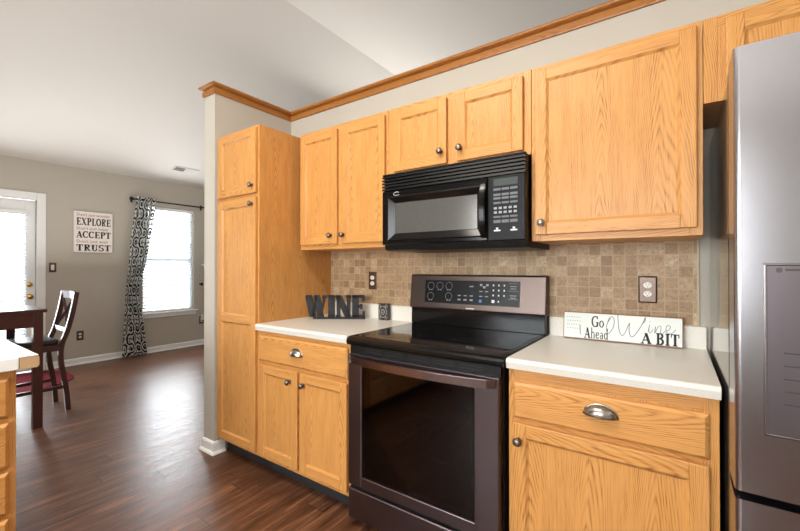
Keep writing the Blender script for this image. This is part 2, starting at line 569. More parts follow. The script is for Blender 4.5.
# oak crown moulding round the top of the partition
def sweep(path, prof, mats, bm, closed=False):
    """mitred sweep; prof is (offset to the left of travel, z)"""
    n = len(path)
    dirs = [(Vector(path[(i + 1) % n]) - Vector(path[i])).normalized() for i in range(n if closed else n - 1)]
    loops = []
    for i in range(n):
        if closed: d0, d1 = dirs[i - 1], dirs[i]
        else: d0, d1 = dirs[max(i - 1, 0)], dirs[min(i, n - 2)]
        n0, n1 = Vector((-d0.y, d0.x)), Vector((-d1.y, d1.x))
        m = (n0 + n1) / (1 + n0.dot(n1))
        loops.append([bm.verts.new((path[i][0] + m.x * o, path[i][1] + m.y * o, z)) for o, z in prof])
    k = len(prof)
    for i in range(n if closed else n - 1):
        A, B = loops[i], loops[(i + 1) % n]
        d = dirs[i]
        for j in range(k):
            f = bm.faces.new((A[j], A[(j + 1) % k], B[(j + 1) % k], B[j]))
            f.material_index = 0 if abs(d.x) > 0.5 else 1
    if not closed:
        bm.faces.new(loops[0]); bm.faces.new(loops[-1][::-1])
    bmesh.ops.recalc_face_normals(bm, faces=bm.faces[:])

bm = new()
cprof = [(0, 2.436), (0.010, 2.436), (0.012, 2.442), (0.012, 2.468), (0.004, 2.472), (0.004, 2.479), (0.020, 2.484), (0.029, 2.489), (0.031, 2.496), (0.029, 2.503), (0.0, 2.506)]
sweep([(XR, 0.0), (SX1, 0.0), (SX1, SY), (SX0, SY), (SX0, 0.13), (XR, 0.13)][::1], [(o, z) for o, z in cprof], None, bm)
struct('trim_1', bm, [oak('crown_oak', 'x', srgb(174, 116, 54), srgb(160, 102, 44), srgb(112, 64, 26)), oak('crown_oak_return', 'y', srgb(174, 116, 54), srgb(160, 102, 44), srgb(112, 64, 26))])

# baseboards
bprof = [(0, 0), (0.026, 0), (0.026, 0.006), (0.020, 0.016), (0.013, 0.020), (0.013, 0.070), (0.008, 0.080), (0, 0.084)]
bm = new(); sweep([(XF, DY1 + 0.09), (XF, YB)], [(-o, z) for o, z in bprof], None, bm)
struct('baseboard_left', bm, PAINT_TRIM)
bm = new(); sweep([(SX1, -0.57), (SX1, SY), (SX0, SY), (SX0, 0.13)], bprof, None, bm)
struct('baseboard_end', bm, PAINT_TRIM)

# window in the far wall
bm = new()
for (a, b, c, d) in ((WY0, WY0 + .035, WZ0, WZ1), (WY1 - .035, WY1, WZ0, WZ1), (WY0, WY1, WZ0, WZ0 + .035), (WY0, WY1, WZ1 - .04, WZ1), (WY0, WY1, 1.355, 1.395)):
    box(bm, XF - .11, XF - .06, a, b, c, d, bev=.004)
w = struct('window_1', bm, PAINT_TRIM, at=(XF, (WY0 + WY1) / 2, WZ0))
bm = new(); box(bm, XF - .09, XF - .084, WY0 + .03, WY1 - .03, WZ0 + .03, WZ1 - .03)
struct('glass_pane', bm, WINDOW_GLASS, w)
bm = new()
box(bm, XF - .12, XF + .045, WY0 - .05, WY1 + .05, WZ0 - .022, WZ0 + .003, bev=.006)
box(bm, XF, XF + .018, WY0 - .03, WY1 + .03, WZ0 - .075, WZ0 - .022, bev=.005)
struct('window_sill', bm, PAINT_TRIM, w)

def blind(label, y0, y1, z0, z1, x, parent_name='window_blind'):
    t = thing(parent_name, label, 'window blind', (x, (y0 + y1) / 2, z1))
    b = new(); box(b, x - .022, x + .022, y0, y1, z1 - .045, z1, bev=.004)
    obj('headrail', b, PAINT_TRIM, t)
    b = new()
    z = z1 - .065
    while z > z0 + .04:
        M = Matrix.Translation((x, 0, z)) @ Matrix.Rotation(math.radians(48), 4, 'Y')
        box(b, -.021, .021, y0 + .004, y1 - .004, -.0012, .0012, M=M)
        z -= .040
    obj('slats', b, BLIND, t)
    b = new(); box(b, x - .018, x + .018, y0, y1, z0 + .006, z0 + .026, bev=.003)
    obj('bottom_rail', b, PAINT_TRIM, t)
    return t
blind('white slatted blind filling the window beside the patterned curtain', WY0 + .008, WY1 - .008, WZ0 + .004, WZ1 - .003, XF - .034)

# patio door
bm = new()
ST, GZ0, GZ1 = 0.095, 0.16, 1.925
for (a, b, c, d) in ((DY0, DY0 + ST, .012, DZ1 - .01), (DY1 - ST, DY1 - .006, .012, DZ1 - .01), (DY0 + ST, DY1 - ST, .012, GZ0), (DY0 + ST, DY1 - ST, GZ1, DZ1 - .01)):
    box(bm, XF - .075, XF - .03, a, b, c, d, bev=.004)
dr = struct('door_1', bm, PAINT_TRIM, at=(XF - .05, (DY0 + DY1) / 2, 0))
bm = new(); box(bm, XF - .056, XF - .05, DY0 + ST - .01, DY1 - ST + .01, GZ0 - .01, GZ1 + .01)
struct('glass_pane', bm, WINDOW_GLASS, dr)
for z, nm in ((0.905, 'door_knob'), (1.05, 'deadbolt')):
    bm = new()
    R = Matrix.Translation((XF - .03, -0.792, z)) @ Matrix.Rotation(PI / 2, 4, 'Y')
    if nm == 'door_knob': lathe(bm, [(.030, 0), (.031, .006), (.012, .012), (.011, .03), (.024, .038), (.029, .05), (.024, .062), (0, .066)], 18, M=R)
    else: lathe(bm, [(.030, 0), (.030, .008), (.020, .02), (0, .022)], 18, M=R); box(bm, XF - .012, XF + .004, -0.797, -0.787, z - .016, z + .016)
    struct(nm, bm, BRASS, dr)
bm = new()
for (a, b, c, d) in ((DY1, DY1 + .085, 0, DZ1 + .085), (DY0 - .085, DY0, 0, DZ1 + .085), (DY0, DY1, DZ1, DZ1 + .085)):
    box(bm, XF - .02, XF + .018, a, b, c, d, bev=.006)
    
struct('trim_2', bm, PAINT_TRIM)
blind('white slatted blind hung on the glazed patio door', DY0 + ST - .012, DY1 - ST + .012, GZ0 - .01, 1.93, XF - .005, 'door_blind')

# unseen window, added behind the camera to light the kitchen
bm = new()
for (a, b, c, d) in ((-1.2, -1.14, .8, 2.2), (1.54, 1.6, .8, 2.2), (-1.2, 1.6, .8, .86), (-1.2, 1.6, 2.14, 2.2), (.17, .23, .8, 2.2)):
    box(bm, a, b, YF - .1, YF - .04, c, d, bev=.004)
w3 = struct('added_rear_window', bm, PAINT_TRIM)
bm = new(); box(bm, -1.17, 1.57, YF - .08, YF - .074, .83, 2.17)
struct('glass_pane', bm, WINDOW_GLASS, w3)

# mosaic backsplash
bm = new(); box(bm, -0.737, 1.427, -0.006, 0, 1.0, 1.775)
struct('wall_tiles', bm, TILE)
bm = new(); box(bm, 1.427, 1.436, -0.008, 0, 1.0, 1.40, bev=.002)
struct('trim_3', bm, plain('pale_stone_edge', srgb(186, 170, 142), .5))

# ------------------------------------------------------------------ cabinet parts
def panel_door_bm(x0, x1, z0, z1, yb, th=.019, sw=.05, mids=()):
    """framed door with a recessed flat panel; faces -y, back at yb. mids: heights of extra cross rails"""
    b = new()
    yf = yb - th
    ed = .005
    for (a, c) in ((x0, x0 + sw), (x1 - sw, x1)):
        box(b, a, c, yf, yb, z0, z1, 0, bev=.0035)
    zs = [z0] + [m - sw / 2 for m in mids] + [z1 - sw]
    for z in zs:
        box(b, x0 + sw - .001, x1 - sw + .001, yf + .0004, yb, z, z + sw, 1, bev=.003)
    # routed inner edge + panel
    spans = []
    for i, z in enumerate(zs[:-1]): spans.append((z + sw, zs[i + 1]))
    for (c, d) in spans:
        a0, a1 = x0 + sw, x1 - sw
        q = .009
        o = [(a0, c), (a1, c), (a1, d), (a0, d)]
        i_ = [(a0 + q, c + q), (a1 - q, c + q), (a1 - q, d - q), (a0 + q, d - q)]
        vo = [b.verts.new((p[0], yf + .0025, p[1])) for p in o]
        vi = [b.verts.new((p[0], yf + .0095, p[1])) for p in i_]
        for k in range(4):
            f = b.faces.new((vo[k], vo[(k + 1) % 4], vi[(k + 1) % 4], vi[k]))
            f.material_index = 1 if k in (0, 2) else 0
        b.faces.new(vi)
        box(b, a0 - .001, a1 + .001, yf + .012, yb - .001, c - .001, d + .001, 0)
    bmesh.ops.recalc_face_normals(b, faces=b.faces[:])
    return b

def slab_drawer_bm(x0, x1, z0, z1, yb, th=.019):
    b = new()
    yf = yb - th
    q = .011
    o = [(x0, z0), (x1, z0), (x1, z1), (x0, z1)]
    i_ = [(x0 + q, z0 + q), (x1 - q, z0 + q), (x1 - q, z1 - q), (x0 + q, z1 - q)]
    rows = [[b.verts.new((p[0], yb, p[1])) for p in o], [b.verts.new((p[0], yf + .009, p[1])) for p in o],
            [b.verts.new((p[0] + (.004 if p[0] == x0 else -.004), yf + .005, p[1] + (.004 if p[1] == z0 else -.004))) for p in o],
            [b.verts.new((p[0], yf, p[1])) for p in i_]]
    for A, B in zip(rows[:-1], rows[1:]):
        for k in range(4): b.faces.new((A[k], A[(k + 1) % 4], B[(k + 1) % 4], B[k]))
    b.faces.new(rows[-1]); b.faces.new(rows[0][::-1])
    for f in b.faces: f.material_index = 0
    bmesh.ops.recalc_face_normals(b, faces=b.faces[:])
    return b

def knob(parent, x, z, y):
    b = new()
    M = Matrix.Translation((x, y, z)) @ Matrix.Rotation(PI / 2, 4, 'X')
    lathe(b, [(.010, 0), (.010, .002), (.006, .005), (.0055, .013), (.009, .016), (.0155, .020), (.0165, .024), (.014, .0275)], 20, 0, M)
    lathe(b, [(.0125, .0275), (.011, .030), (.0055, .0318), (0, .0322)], 20, 1, M)
    return obj('knob', b, [PEWTER_DARK, PEWTER], parent)

def cup_pull(parent, x, z, y):
    """half-round bin pull with a flat back flange"""
    b = new()
    a, hh, d = .050, .036, .027
    nu, nv = 16, 8
    rows = []
    for i in range(nv + 1):
        ph = PI / 2 * i / nv
        row = []
        for j in range(nu + 1):
            th = PI * j / nu
            row.append(b.verts.new((x + a * math.cos(th) * math.cos(ph), y - d * math.sin(ph), z - .014 + hh * math.sin(th) * (math.cos(ph) * .75 + .25))))
        rows.append(row)
    for A, B in zip(rows[:-1], rows[1:]):
        for j in range(nu):
            f = b.faces.new((A[j], A[j + 1], B[j + 1], B[j])); f.smooth = True
    bmesh.ops.recalc_face_normals(b, faces=b.faces[:])
    g = bmesh.ops.solidify(b, geom=b.faces[:], thickness=.002)
    bmesh.ops.remove_doubles(b, verts=b.verts[:], dist=.0001)
    tube(b, [(x - a, y - .001, z - .014), (x + a, y - .001, z - .014)], .003, 8)
    pts = [(x + (a + .002) * math.cos(t_ * PI / 14), y - .0015, z - .014 + (hh + .003) * math.sin(t_ * PI / 14)) for t_ in range(15)]
    tube(b, pts, .003, 8)
    return obj('cup_pull', b, NICKEL, parent)

def cabinet_body_bm(x0, x1, yf, z0, z1, ff=.019, stile=.04, openings=True):
    """carcass plus face frame (frame front at yf)"""
    b = new()
    box(b, x0, x1, yf + ff, -.001, z0, z1, 0)
    box(b, x0, x0 + stile, yf, yf + ff, z0, z1, 0, bev=.0015)
    box(b, x1 - stile, x1, yf, yf + ff, z0, z1, 0, bev=.0015)
    box(b, x0 + stile, x1 - stile, yf + .0003, yf + ff, z0, z0 + stile, 1)
    box(b, x0 + stile, x1 - stile, yf + .0003, yf + ff, z1 - stile, z1, 1)
    box(b, x0 + stile, x1 - stile, yf + .0006, yf + ff, z0 + stile, z1 - stile, 0)
    return b

YU, YBF = -.329, -.617
ZU0, ZU1 = 1.372, 2.138

def wall_cabinet(label, x0, x1, z0, z1, doors, knobs):
    t = thing('wall_cabinet', label, 'cabinet', ((x0 + x1) / 2, YU / 2, z0))
    obj('cabinet_body', cabinet_body_bm(x0, x1, YU, z0, z1), OAKS, t)
    for (d, k) in zip(doors, knobs):
        o = obj('door', panel_door_bm(d[0], d[1], d[2], d[3], YU), OAKS, t)
        if k: knob(o, k[0], k[1], YU - .019)
    return t

wall_cabinet('oak two-door wall cabinet between the tall pantry and the microwave', -.695, .038, ZU0, ZU1,
             [(-.678, -.347, 1.402, 2.112), (-.306, .022, 1.402, 2.112)], [(-.395, 1.454), (-.29, 1.454)])
wall_cabinet('short oak two-door wall cabinet directly above the microwave', .040, .829, 1.760, ZU1,
             [(.081, .412, 1.781, 2.113), (.466, .797, 1.781, 2.113)], [(.382, 1.842), (.490, 1.842)])
wall_cabinet('large single-door oak wall cabinet over the wine sign counter', .831, 1.434, ZU0, ZU1,
             [(.849, 1.417, 1.399, 2.118)], [(.880, 1.449)])
wall_cabinet('high oak cabinet above the refrigerator', 1.436, 2.42, 1.838, ZU1,
             [(1.497, 1.935, 1.858, 2.115), (1.965, 2.385, 1.858, 2.115)], [None, None])

# pantry
PX0, PX1 = -1.193, -.738
t = thing('pantry_cabinet', 'tall narrow oak pantry cabinet at the end wall', 'cabinet', ((PX0 + PX1) / 2, -.31, 0))
bm = cabinet_body_bm(PX0, PX1, YBF, .102, ZU1, stile=.03)
obj('cabinet_body', bm, OAKS, t)
bm = new(); box(bm, PX0, PX1, -.545, -.02, 0, .102)
obj('toe_kick', bm, TOEKICK, t, label='black toe kick')
for (a, b, m, kz) in ((1.717, 2.122, (), 1.765), (.122, 1.692, (.925,), 1.650)):
    d = obj('door', panel_door_bm(-1.172, -.752, a, b, YBF, mids=m), OAKS, t)
    knob(d, -.785, kz, YBF - .019)

def base_cabinet(label, x0, x1, drawer, doors, pull, knobs):
    t = thing('base_cabinet', label, 'cabinet', ((x0 + x1) / 2, -.31, 0))
    b = cabinet_body_bm(x0, x1, YBF, .102, .872)
    box(b, x0 + .04, x1 - .04, YBF + .0002, YBF + .019, .665, .705, 1)
    obj('cabinet_body', b, OAKS, t)
    b = new(); box(b, x0, x1, -.545, -.02, 0, .102)
    obj('toe_kick', b, TOEKICK, t, label='black toe kick')
    d = obj('drawer', slab_drawer_bm(*drawer, YBF), [OAK_H], t)
    cup_pull(d, pull[0], pull[1], YBF - .019)
    for q, k in zip(doors, knobs):
        o = obj('door', panel_door_bm(*q, YBF), OAKS, t)
        knob(o, k[0], k[1], YBF - .019)
base_cabinet('oak base cabinet with one drawer and two doors between pantry and range', -.737, .014,
             (-.722, .004, .695, .850), [(-.716, -.367, .128, .672), (-.348, .004, .128, .672)], (-.372, .779), [(-.428, .612), (-.314, .612)])
base_cabinet('oak base cabinet with one drawer over one wide door beside the refrigerator', .829, 1.457,
             (.849, 1.433, .692, .826), [(.849, 1.433, .128, .674)], (1.147, .775), [(.873, .612)])

def counter(label, x0, x1):
    t = thing('countertop', label, 'countertop', ((x0 + x1) / 2, -.3, .873))
    b = new()
    r = .014
    prof = [(-.022, .8735), (-.632, .8735), (-.642, .876)]
    for i in range(7):
        a = PI / 2 * i / 6
        prof.append((-.6475 + r - r * math.cos(a) , .914 - r + r * math.sin(a)))
    prof += [(-.022, .914)]
    prism(b, prof, 'x', x0, x1)
    obj('worktop', b, LAMINATE, t)
    b = new(); box(b, x0, x1, -.022, -.001, .8735, 1.008, bev=.004)
    obj('backsplash_curb', b, LAMINATE, t)
    return t
counter('pale laminate countertop under the WINE letters', -.737, .013)
counter('pale laminate countertop under the Go Ahead Wine A Bit sign', .828, 1.459)

# ------------------------------------------------------------------ range
RX0, RX1 = .034, .820
t = thing('range', 'black stainless electric range with glass cooktop between the two counters', 'stove', ((RX0 + RX1) / 2, -.33, 0))
bm = new()
BX0, BX1 = RX0 + .008, RX1 - .008
CX0, CX1, CZ0, CZ1 = .095, .745, .27, .80
box(bm, BX0, CX0, -.622, -.03, .03, .885)
box(bm, CX1, BX1, -.622, -.03, .03, .885)
box(bm, CX0, CX1, -.622, -.03, .03, CZ0)
box(bm, CX0, CX1, -.622, -.03, CZ1, .885)
box(bm, CX0, CX1, -.10, -.03, CZ0, CZ1)
for x in (BX0 + .05, BX1 - .05):
    for y in (-.6, -.08):
        lathe(bm, [(.018, 0), (.018, .008), (.010, .01), (.010, .03)], 10, M=Matrix.Translation((x, y, 0)))
body = obj('range_body', bm, plain('range_side_enamel', srgb(34, 31, 32), .18), t)
for z in (.42, .60):
    b = new()
    for i in range(13):
        x = CX0 + .02 + (CX1 - CX0 - .04) * i / 12
        tube(b, [(x, -.60, z), (x, -.13, z)], .003, 6)
    tube(b, [(CX0 + .004, -.60, z), (CX1 - .004, -.60, z)], .004, 6)
    tube(b, [(CX0 + .004, -.13, z), (CX1 - .004, -.13, z)], .004, 6)
    obj('oven_rack', b, CHROME, t)
# cooktop: ceramic sheet in a rounded glossy rim
b = new()
prof = [(-.05, .884), (-.645, .876), (-.658, .879), (-.6645, .889), (-.664, .900), (-.658, .909), (-.645, .9155), (-.630, .918), (-.05, .918)]
prism(b, prof, 'x', RX0 - .004, RX1 + .002)
ck = obj('cooktop', b, BLACK_GLOSS, t)
b = new(); box(b, RX0 + .018, RX1 - .020, -.628, -.078, .9175, .9195, bev=.0006)
obj('glass_surface', b, BLACK_GLASS, ck)
ring_mat = plain('burner_ring_print', srgb(60, 58, 58), .25)
for (x, y, r) in ((.22, -.47, .105), (.62, -.46, .115), (.22, -.20, .08), (.63, -.19, .08), (.42, -.17, .06)):
    b = new()
    n = 40
    for k in range(n):
        a0, a1 = 2 * PI * k / n, 2 * PI * (k + 1) / n
        f = b.faces.new([b.verts.new((x + q * math.cos(a), y + q * math.sin(a), .9198)) for q, a in ((r, a0), (r, a1), (r - .003, a1), (r - .003, a0))])
    obj('burner_ring', b, ring_mat, ck)
# backguard
b = new()
box(b, RX0 - .010, RX1 + .002, -.075, -.012, .918, 1.022, bev=.004)
bgd = obj('backguard', b, BLACK_GLOSS, t)
b = new()
prism(b, [(-.088, 1.020), (-.085, 1.014), (-.012, 1.014), (-.012, 1.214), (-.060, 1.214), (-.068, 1.208)], 'x', RX0 - .014, RX1 + .006, bev=.003)
bp_ = obj('backguard_panel', b, BACKSTEEL, t, label='brushed steel backguard panel')
# tilted control glass: line from (y=-.088,z=1.02) to (y=-.068,z=1.208)
def bgpt(x, z, out=0.0):
    s = (z - 1.020) / (1.208 - 1.020)
    y = -.088 + .020 * s
    return Vector((x, y - out, z))
tilt = math.atan2(.020, .188)
def onbg(bm_, x0, x1, z0, z1, th, mat=0, base=0.0, bev=0.0):
    c = bgpt((x0 + x1) / 2, (z0 + z1) / 2, base)
    M = Matrix.Translation(c) @ Matrix.Rotation(-tilt, 4, 'X')
    box(bm_, -(x1 - x0) / 2, (x1 - x0) / 2, -th, .0008, -(z1 - z0) / 2, (z1 - z0) / 2, mat, bev, M=M)
b = new(); onbg(b, .125, .695, 1.050, 1.182, .003, 0, bev=.001)
cp = obj('control_panel', b, plain('control_glass', srgb(17, 17, 19), .3, 0.0, .2), bp_, label='black glass control panel')
def dial(x, z, r=.021):
    b = new()
    c0 = bgpt(x, z, .0035)
    pts = []
    for k in range(15):
        a = math.radians(-50 + 280 * k / 14)
        c = bgpt(x + r * math.cos(a), z + r * math.sin(a), .0034)
        pts.append(c)
    tube(b, pts, .0011, 6)
    onbg(b, x - .012, x - .003, z - r - .004, z - r + .002, .0012, 0, .003)
    onbg(b, x + .003, x + .012, z - r - .004, z - r + .002, .0012, 0, .003)
    obj('burner_control', b, GREY_PRINT, cp)
for (x, z) in ((.165, 1.148), (.225, 1.149), (.285, 1.150), (.165, 1.088), (.285, 1.091)): dial(x, z)
def key(x, z, w, h, m=GREY_PRINT):
    b = new(); onbg(b, x - w / 2, x + w / 2, z - h / 2, z + h / 2, .0012, 0, .003)
    obj('button', b, m, cp)
for i in range(3):
    for z in (1.075, 1.098): key(.352 + i * .037, z, .018, .006 if z > 1.08 else .009)
key(.425, 1.150, .024, .006)
for (x, z) in ((.482, 1.160), (.500, 1.148), (.518, 1.160)): key(x, z, .014, .012)
for (x, z) in ((.482, 1.125), (.515, 1.125), (.482, 1.098), (.515, 1.098)): key(x, z, .018, .005)
key(.480, 1.072, .015, .016, BLUE_KEY)
for i in range(3):
    for j in range(3): key(.553 + i * .03, 1.160 - j * .027, .007, .009, WHITE_PRINT)
key(.553, 1.074, .016, .016, WHITE_PRINT); key(.583, 1.074, .007, .009, WHITE_PRINT)
for z in (1.156, 1.108):
    key(.662, z, .036, .004); key(.662, z - .012, .030, .004)
for z in (1.1315, 1.170, 1.088):
    b = new(); onbg(b, .636, .688, z, z + .0015, .0012, 0, .003); obj('key_outline', b, GREY_PRINT, cp)
b = new(); onbg(b, .395, .445, 1.024, 1.030, .0006, 0, .0005)
obj('maker_mark', b, plain('pale_mark', srgb(214, 208, 200), .4), bp_)
# vent strip under the cooktop
b = new()
box(b, RX0 + .010, RX1 - .012, -.648, -.622, .838, .878)
vs = obj('vent_strip', b, BLACK_SATIN, t)
b = new()
for i in range(5):
    x = RX0 + .10 + i * .125
    for z in (.851, .863): box(b, x, x + .10, -.650, -.647, z, z + .004)
obj('vent_slots', b, SLOT_BLACK, vs)
# oven door
ODX0, ODX1, ODZ0, ODZ1, ODY = RX0 + .010, RX1 - .012, .205, .838, -.666
GX0, GX1, GZa, GZb = .128, .706, .258, .782
b = new()
box(b, ODX0, GX0, ODY, -.624, ODZ0, ODZ1, bev=.005)
box(b, GX1, ODX1, ODY, -.624, ODZ0, ODZ1, bev=.005)
box(b, GX0 - .004, GX1 + .004, ODY + .0005, -.624, ODZ0, GZa, bev=.004)
box(b, GX0 - .004, GX1 + .004, ODY + .0005, -.624, GZb, ODZ1, bev=.004)
od = obj('oven_door', b, BLACKSTEEL, t)
b = new(); box(b, GX0 - .002, GX1 + .002, ODY + .003, ODY + .008, GZa - .002, GZb + .002)
obj('oven_window', b, OVEN_GLASS, od, label='smoked glass oven window')
b = new()
for (x0, x1, z0, z1) in ((GX0, GX0 + .02, GZa, GZb), (GX1 - .02, GX1, GZa, GZb), (GX0, GX1, GZa, GZa + .02), (GX0, GX1, GZb - .02, GZb)):
    box(b, x0, x1, ODY + .010, -.625, z0, z1)
obj('window_frame', b, OVEN_DARK, od)
# bowed handle
b = new()
pts = []
for i in range(25):
    s = i / 24
    x = ODX0 + .012 + (ODX1 - ODX0 - .024) * s
    y = ODY - .006 - .046 * math.sin(PI * s) ** .6
    pts.append((x, y, .816))
tube(b, pts, .008, square=True, r2=.018, up=(0, 0, 1))
bmesh.ops.bevel(b, geom=[e for e in b.edges if e.calc_face_angle(0) > .8], offset=.004, segments=2, affect='EDGES')
obj('handle', b, brushed('handle_steel', srgb(140, 124, 122), .24, 'x'), od)
# storage drawer
b = new(); box(b, ODX0, ODX1, ODY, -.624, .045, .190, bev=.006)
sd = obj('storage_drawer', b, BLACKSTEEL, t)
b = new(); box(b, ODX0 + .01, ODX1 - .01, ODY + .018, -.623, .188, .207)
obj('drawer_gap', b, SLOT_BLACK, t)

# ------------------------------------------------------------------ microwave
MX0, MX1, MZ0, MZ1, MY = .052, .826, 1.345, 1.757, -.378
t = thing('microwave', 'black over-the-range microwave below the short cabinet', 'microwave', ((MX0 + MX1) / 2, -.2, MZ0))
b = new()
box(b, MX0 + .002, MX1 - .004, MY, -.008, MZ0 + .03, MZ1 - .001)
prism(b, [(MY - .010, MZ0 + .030), (MY - .002, MZ0 + .006), (MY + .02, MZ0), (-.008, MZ0), (-.008, MZ0 + .030)], 'x', MX0 + .004, MX1 - .002)
obj('microwave_body', b, BLACK_SATIN, t)
DX1 = .655
MF = MY - .030
b = new()
# top grille: louvre bars over a dark recess
box(b, MX0, MX1, MY - .004, MY, 1.664, MZ1)
box(b, MX0, MX1, MF + .006, MY, MZ1 - .010, MZ1, bev=.002)
for i in range(5):
    z = 1.668 + i * .0165
    prism(b, [(MF, z), (MF + .003, z + .010), (MY - .004, z + .012), (MY - .004, z + .002)], 'x', MX0, MX1)
obj('vent_grille', b, MIC_BLACK, t)
b = new()
DZ0_, DZ1_ = MZ0 + .032, 1.664
WX0, WX1, WZa, WZb = .135, .600, 1.438, 1.594
o_ = [(MX0 + .001, DZ0_), (DX1, DZ0_), (DX1, DZ1_), (MX0 + .001, DZ1_)]
def ring_rows(b, rows):
    vs_ = [[b.verts.new(p) for p in r] for r in rows]
    for A, B in zip(vs_[:-1], vs_[1:]):
        for k in range(4): b.faces.new((A[k], A[(k + 1) % 4], B[(k + 1) % 4], B[k]))
    return vs_
def rect(x0, x1, z0, z1, y): return [(x0, y, z0), (x1, y, z0), (x1, y, z1), (x0, y, z1)]
rows = [rect(MX0 + .001, DX1, DZ0_, DZ1_, MY), rect(MX0 + .001, DX1, DZ0_, DZ1_, MF + .004), rect(MX0 + .005, DX1 - .003, DZ0_ + .004, DZ1_ - .004, MF),
        rect(.088, .632, 1.395, 1.634, MF), rect(.096, .624, 1.402, 1.626, MF - .003), rect(WX0 - .006, WX1 + .006, WZa - .006, WZb + .006, MF + .008), rect(WX0, WX1, WZa, WZb, MF + .010), rect(WX0, WX1, WZa, WZb, MY)]
ring_rows(b, rows)
bmesh.ops.recalc_face_normals(b, faces=b.faces[:])
md = obj('door', b, BLACK_GLOSS, t)
b = new(); box(b, WX0 - .004, WX1 + .004, MF + .0095, MF + .013, WZa - .004, WZb + .004)
k = NT('perforated_window_screen')
k.b.inputs['Base Color'].default_value = srgb(112, 112, 110)
k.b.inputs['Roughness'].default_value = .14
k.b.inputs['Metallic'].default_value = .55
c_ = k.coord(); vz = k.n('ShaderNodeTexVoronoi'); vz.inputs['Scale'].default_value = 500; k.l(c_, vz.inputs['Vector'])
k.l(k.ramp(vz.outputs['Distance'], [(.25, srgb(84, 84, 82)), (.5, srgb(118, 118, 115))]), k.b.inputs['Base Color'])
obj('door_window', b, k.m, md, label='grey screened door window')
b = new()
pts = [(.640, MF - .002 - .026 * math.sin(PI * i / 20) ** .7, 1.392 + .252 * i / 20) for i in range(21)]
tube(b, pts, .007, square=True, r2=.013, up=(1, 0, 0))
bmesh.ops.bevel(b, geom=[e for e in b.edges if e.calc_face_angle(0) > .8], offset=.003, segments=2, affect='EDGES')
obj('handle', b, BLACK_GLOSS, md)
# maker's mark on the door: small silver oval swirl with its word
b = new()
pts = [(.150 + .020 * math.cos(a), MF - .001, 1.645 + .0085 * math.sin(a)) for a in [PI * .2 + 2 * PI * .8 * i / 20 for i in range(21)]]
tube(b, pts, .0014, 6)
mk = obj('maker_mark', b, plain('silver_print', srgb(210, 210, 212), .35), md)
b = new(); box(b, DX1 + .002, MX1 - .001, MF + .002, MY, DZ0_, DZ1_, bev=.003)
mp = obj('control_panel', b, plain('microwave_panel', srgb(17, 17, 19), .45, 0.0, .2), t)
def mkey(x0, x1, z0, z1, m, nm='button'):
    b = new(); box(b, x0, x1, MF + .0005, MF + .003, z0, z1, bev=.0005); obj(nm, b, m, mp)
mkey(.684, .795, 1.620, 1.652, LCD, 'display')
for i in range(3):
    x = .684 + i * .038
    for z, h in ((1.600, .010), (1.576, .010), (1.560, .010), (1.540, .009)): mkey(x, x + .033, z, z + h, KEY_GREY)
for i in range(5):
    for z in (1.516, 1.497): mkey(.686 + i * .0225, .700 + i * .0225, z, z + .010, GREY_PRINT)
for i in range(3):
    x = .684 + i * .038
    for z in (1.478, 1.455): mkey(x, x + .033, z, z + (.008 if z > 1.46 else .013), KEY_GREY)
for x in (.686, .762):
    mkey(x, x + .030, 1.418, 1.424, WHITE_PRINT); mkey(x + .010, x + .020, 1.426, 1.434, WHITE_PRINT)

# ------------------------------------------------------------------ refrigerator
FX0, FX1 = 1.468, 2.380
t = thing('refrigerator', 'stainless french door refrigerator with a dispenser, beside the counter', 'refrigerator', ((FX0 + FX1) / 2, -.42, 0))
b = new(); box(b, FX0, FX1, -.735, -.035, .03, 1.755, bev=.004)
for x in (FX0 + .06, FX1 - .06):
    for y in (-.68, -.1): lathe(b, [(.022, 0), (.022, .03)], 12, M=Matrix.Translation((x, y, 0)))
obj('fridge_body', b, FRIDGE_SIDE, t, label='glossy grey fridge case')
b = new()
box(b, FX0 + .012, FX1 - .012, -.752, -.734, .06, 1.75)
obj('door_gasket', b, DARK_GASKET, t)
FM = (FX0 + FX1) / 2
def fridge_door(name, x0, x1, z0, z1):
    b = new()
    n = 10
    yb, yf = -.752, -.858
    r = .012
    prof = [(x0, yb), (x1, yb), (x1, yf + r)]
    for i in range(1, 7):
        a = PI / 2 * i / 6; prof.append((x1 - r + r * math.cos(a), yf + r - r * math.sin(a)))
    for i in range(0, 7):
        a = PI / 2 * i / 6; prof.append((x0 + r - r * math.sin(a), yf + r - r * math.cos(a)))
    prism(b, prof, 'z', z0, z1)
    return b
dl = obj('door', fridge_door('d', FX0, FM - .003, .725, 1.785), STEEL, t)
drr = obj('door', fridge_door('d', FM + .003, FX1, .725, 1.785), STEEL, t)
fz = obj('freezer_drawer', fridge_door('d', FX0, FX1, .07, .705), STEEL, t)
for o, x in ((dl, FM - .045), (drr, FM + .045)):
    b = new(); tube(b, [(x, -.856, .86), (x, -.905, .88), (x, -.91, 1.0), (x, -.91, 1.5), (x, -.905, 1.66), (x, -.856, 1.68)], .013, 12)
    obj('handle', b, STEEL, o)
b = new(); tube(b, [(FX0 + .10, -.856, .625), (FX0 + .12, -.905, .625), (FX1 - .12, -.905, .625), (FX1 - .10, -.856, .625)], .013, 12)
obj('handle', b, STEEL, fz)
b = new(); box(b, FX0 + .002, FX0 + .09, -.83, -.70, 1.7555, 1.783, bev=.006)
obj('hinge_cover', b, BLACK_SATIN, t)
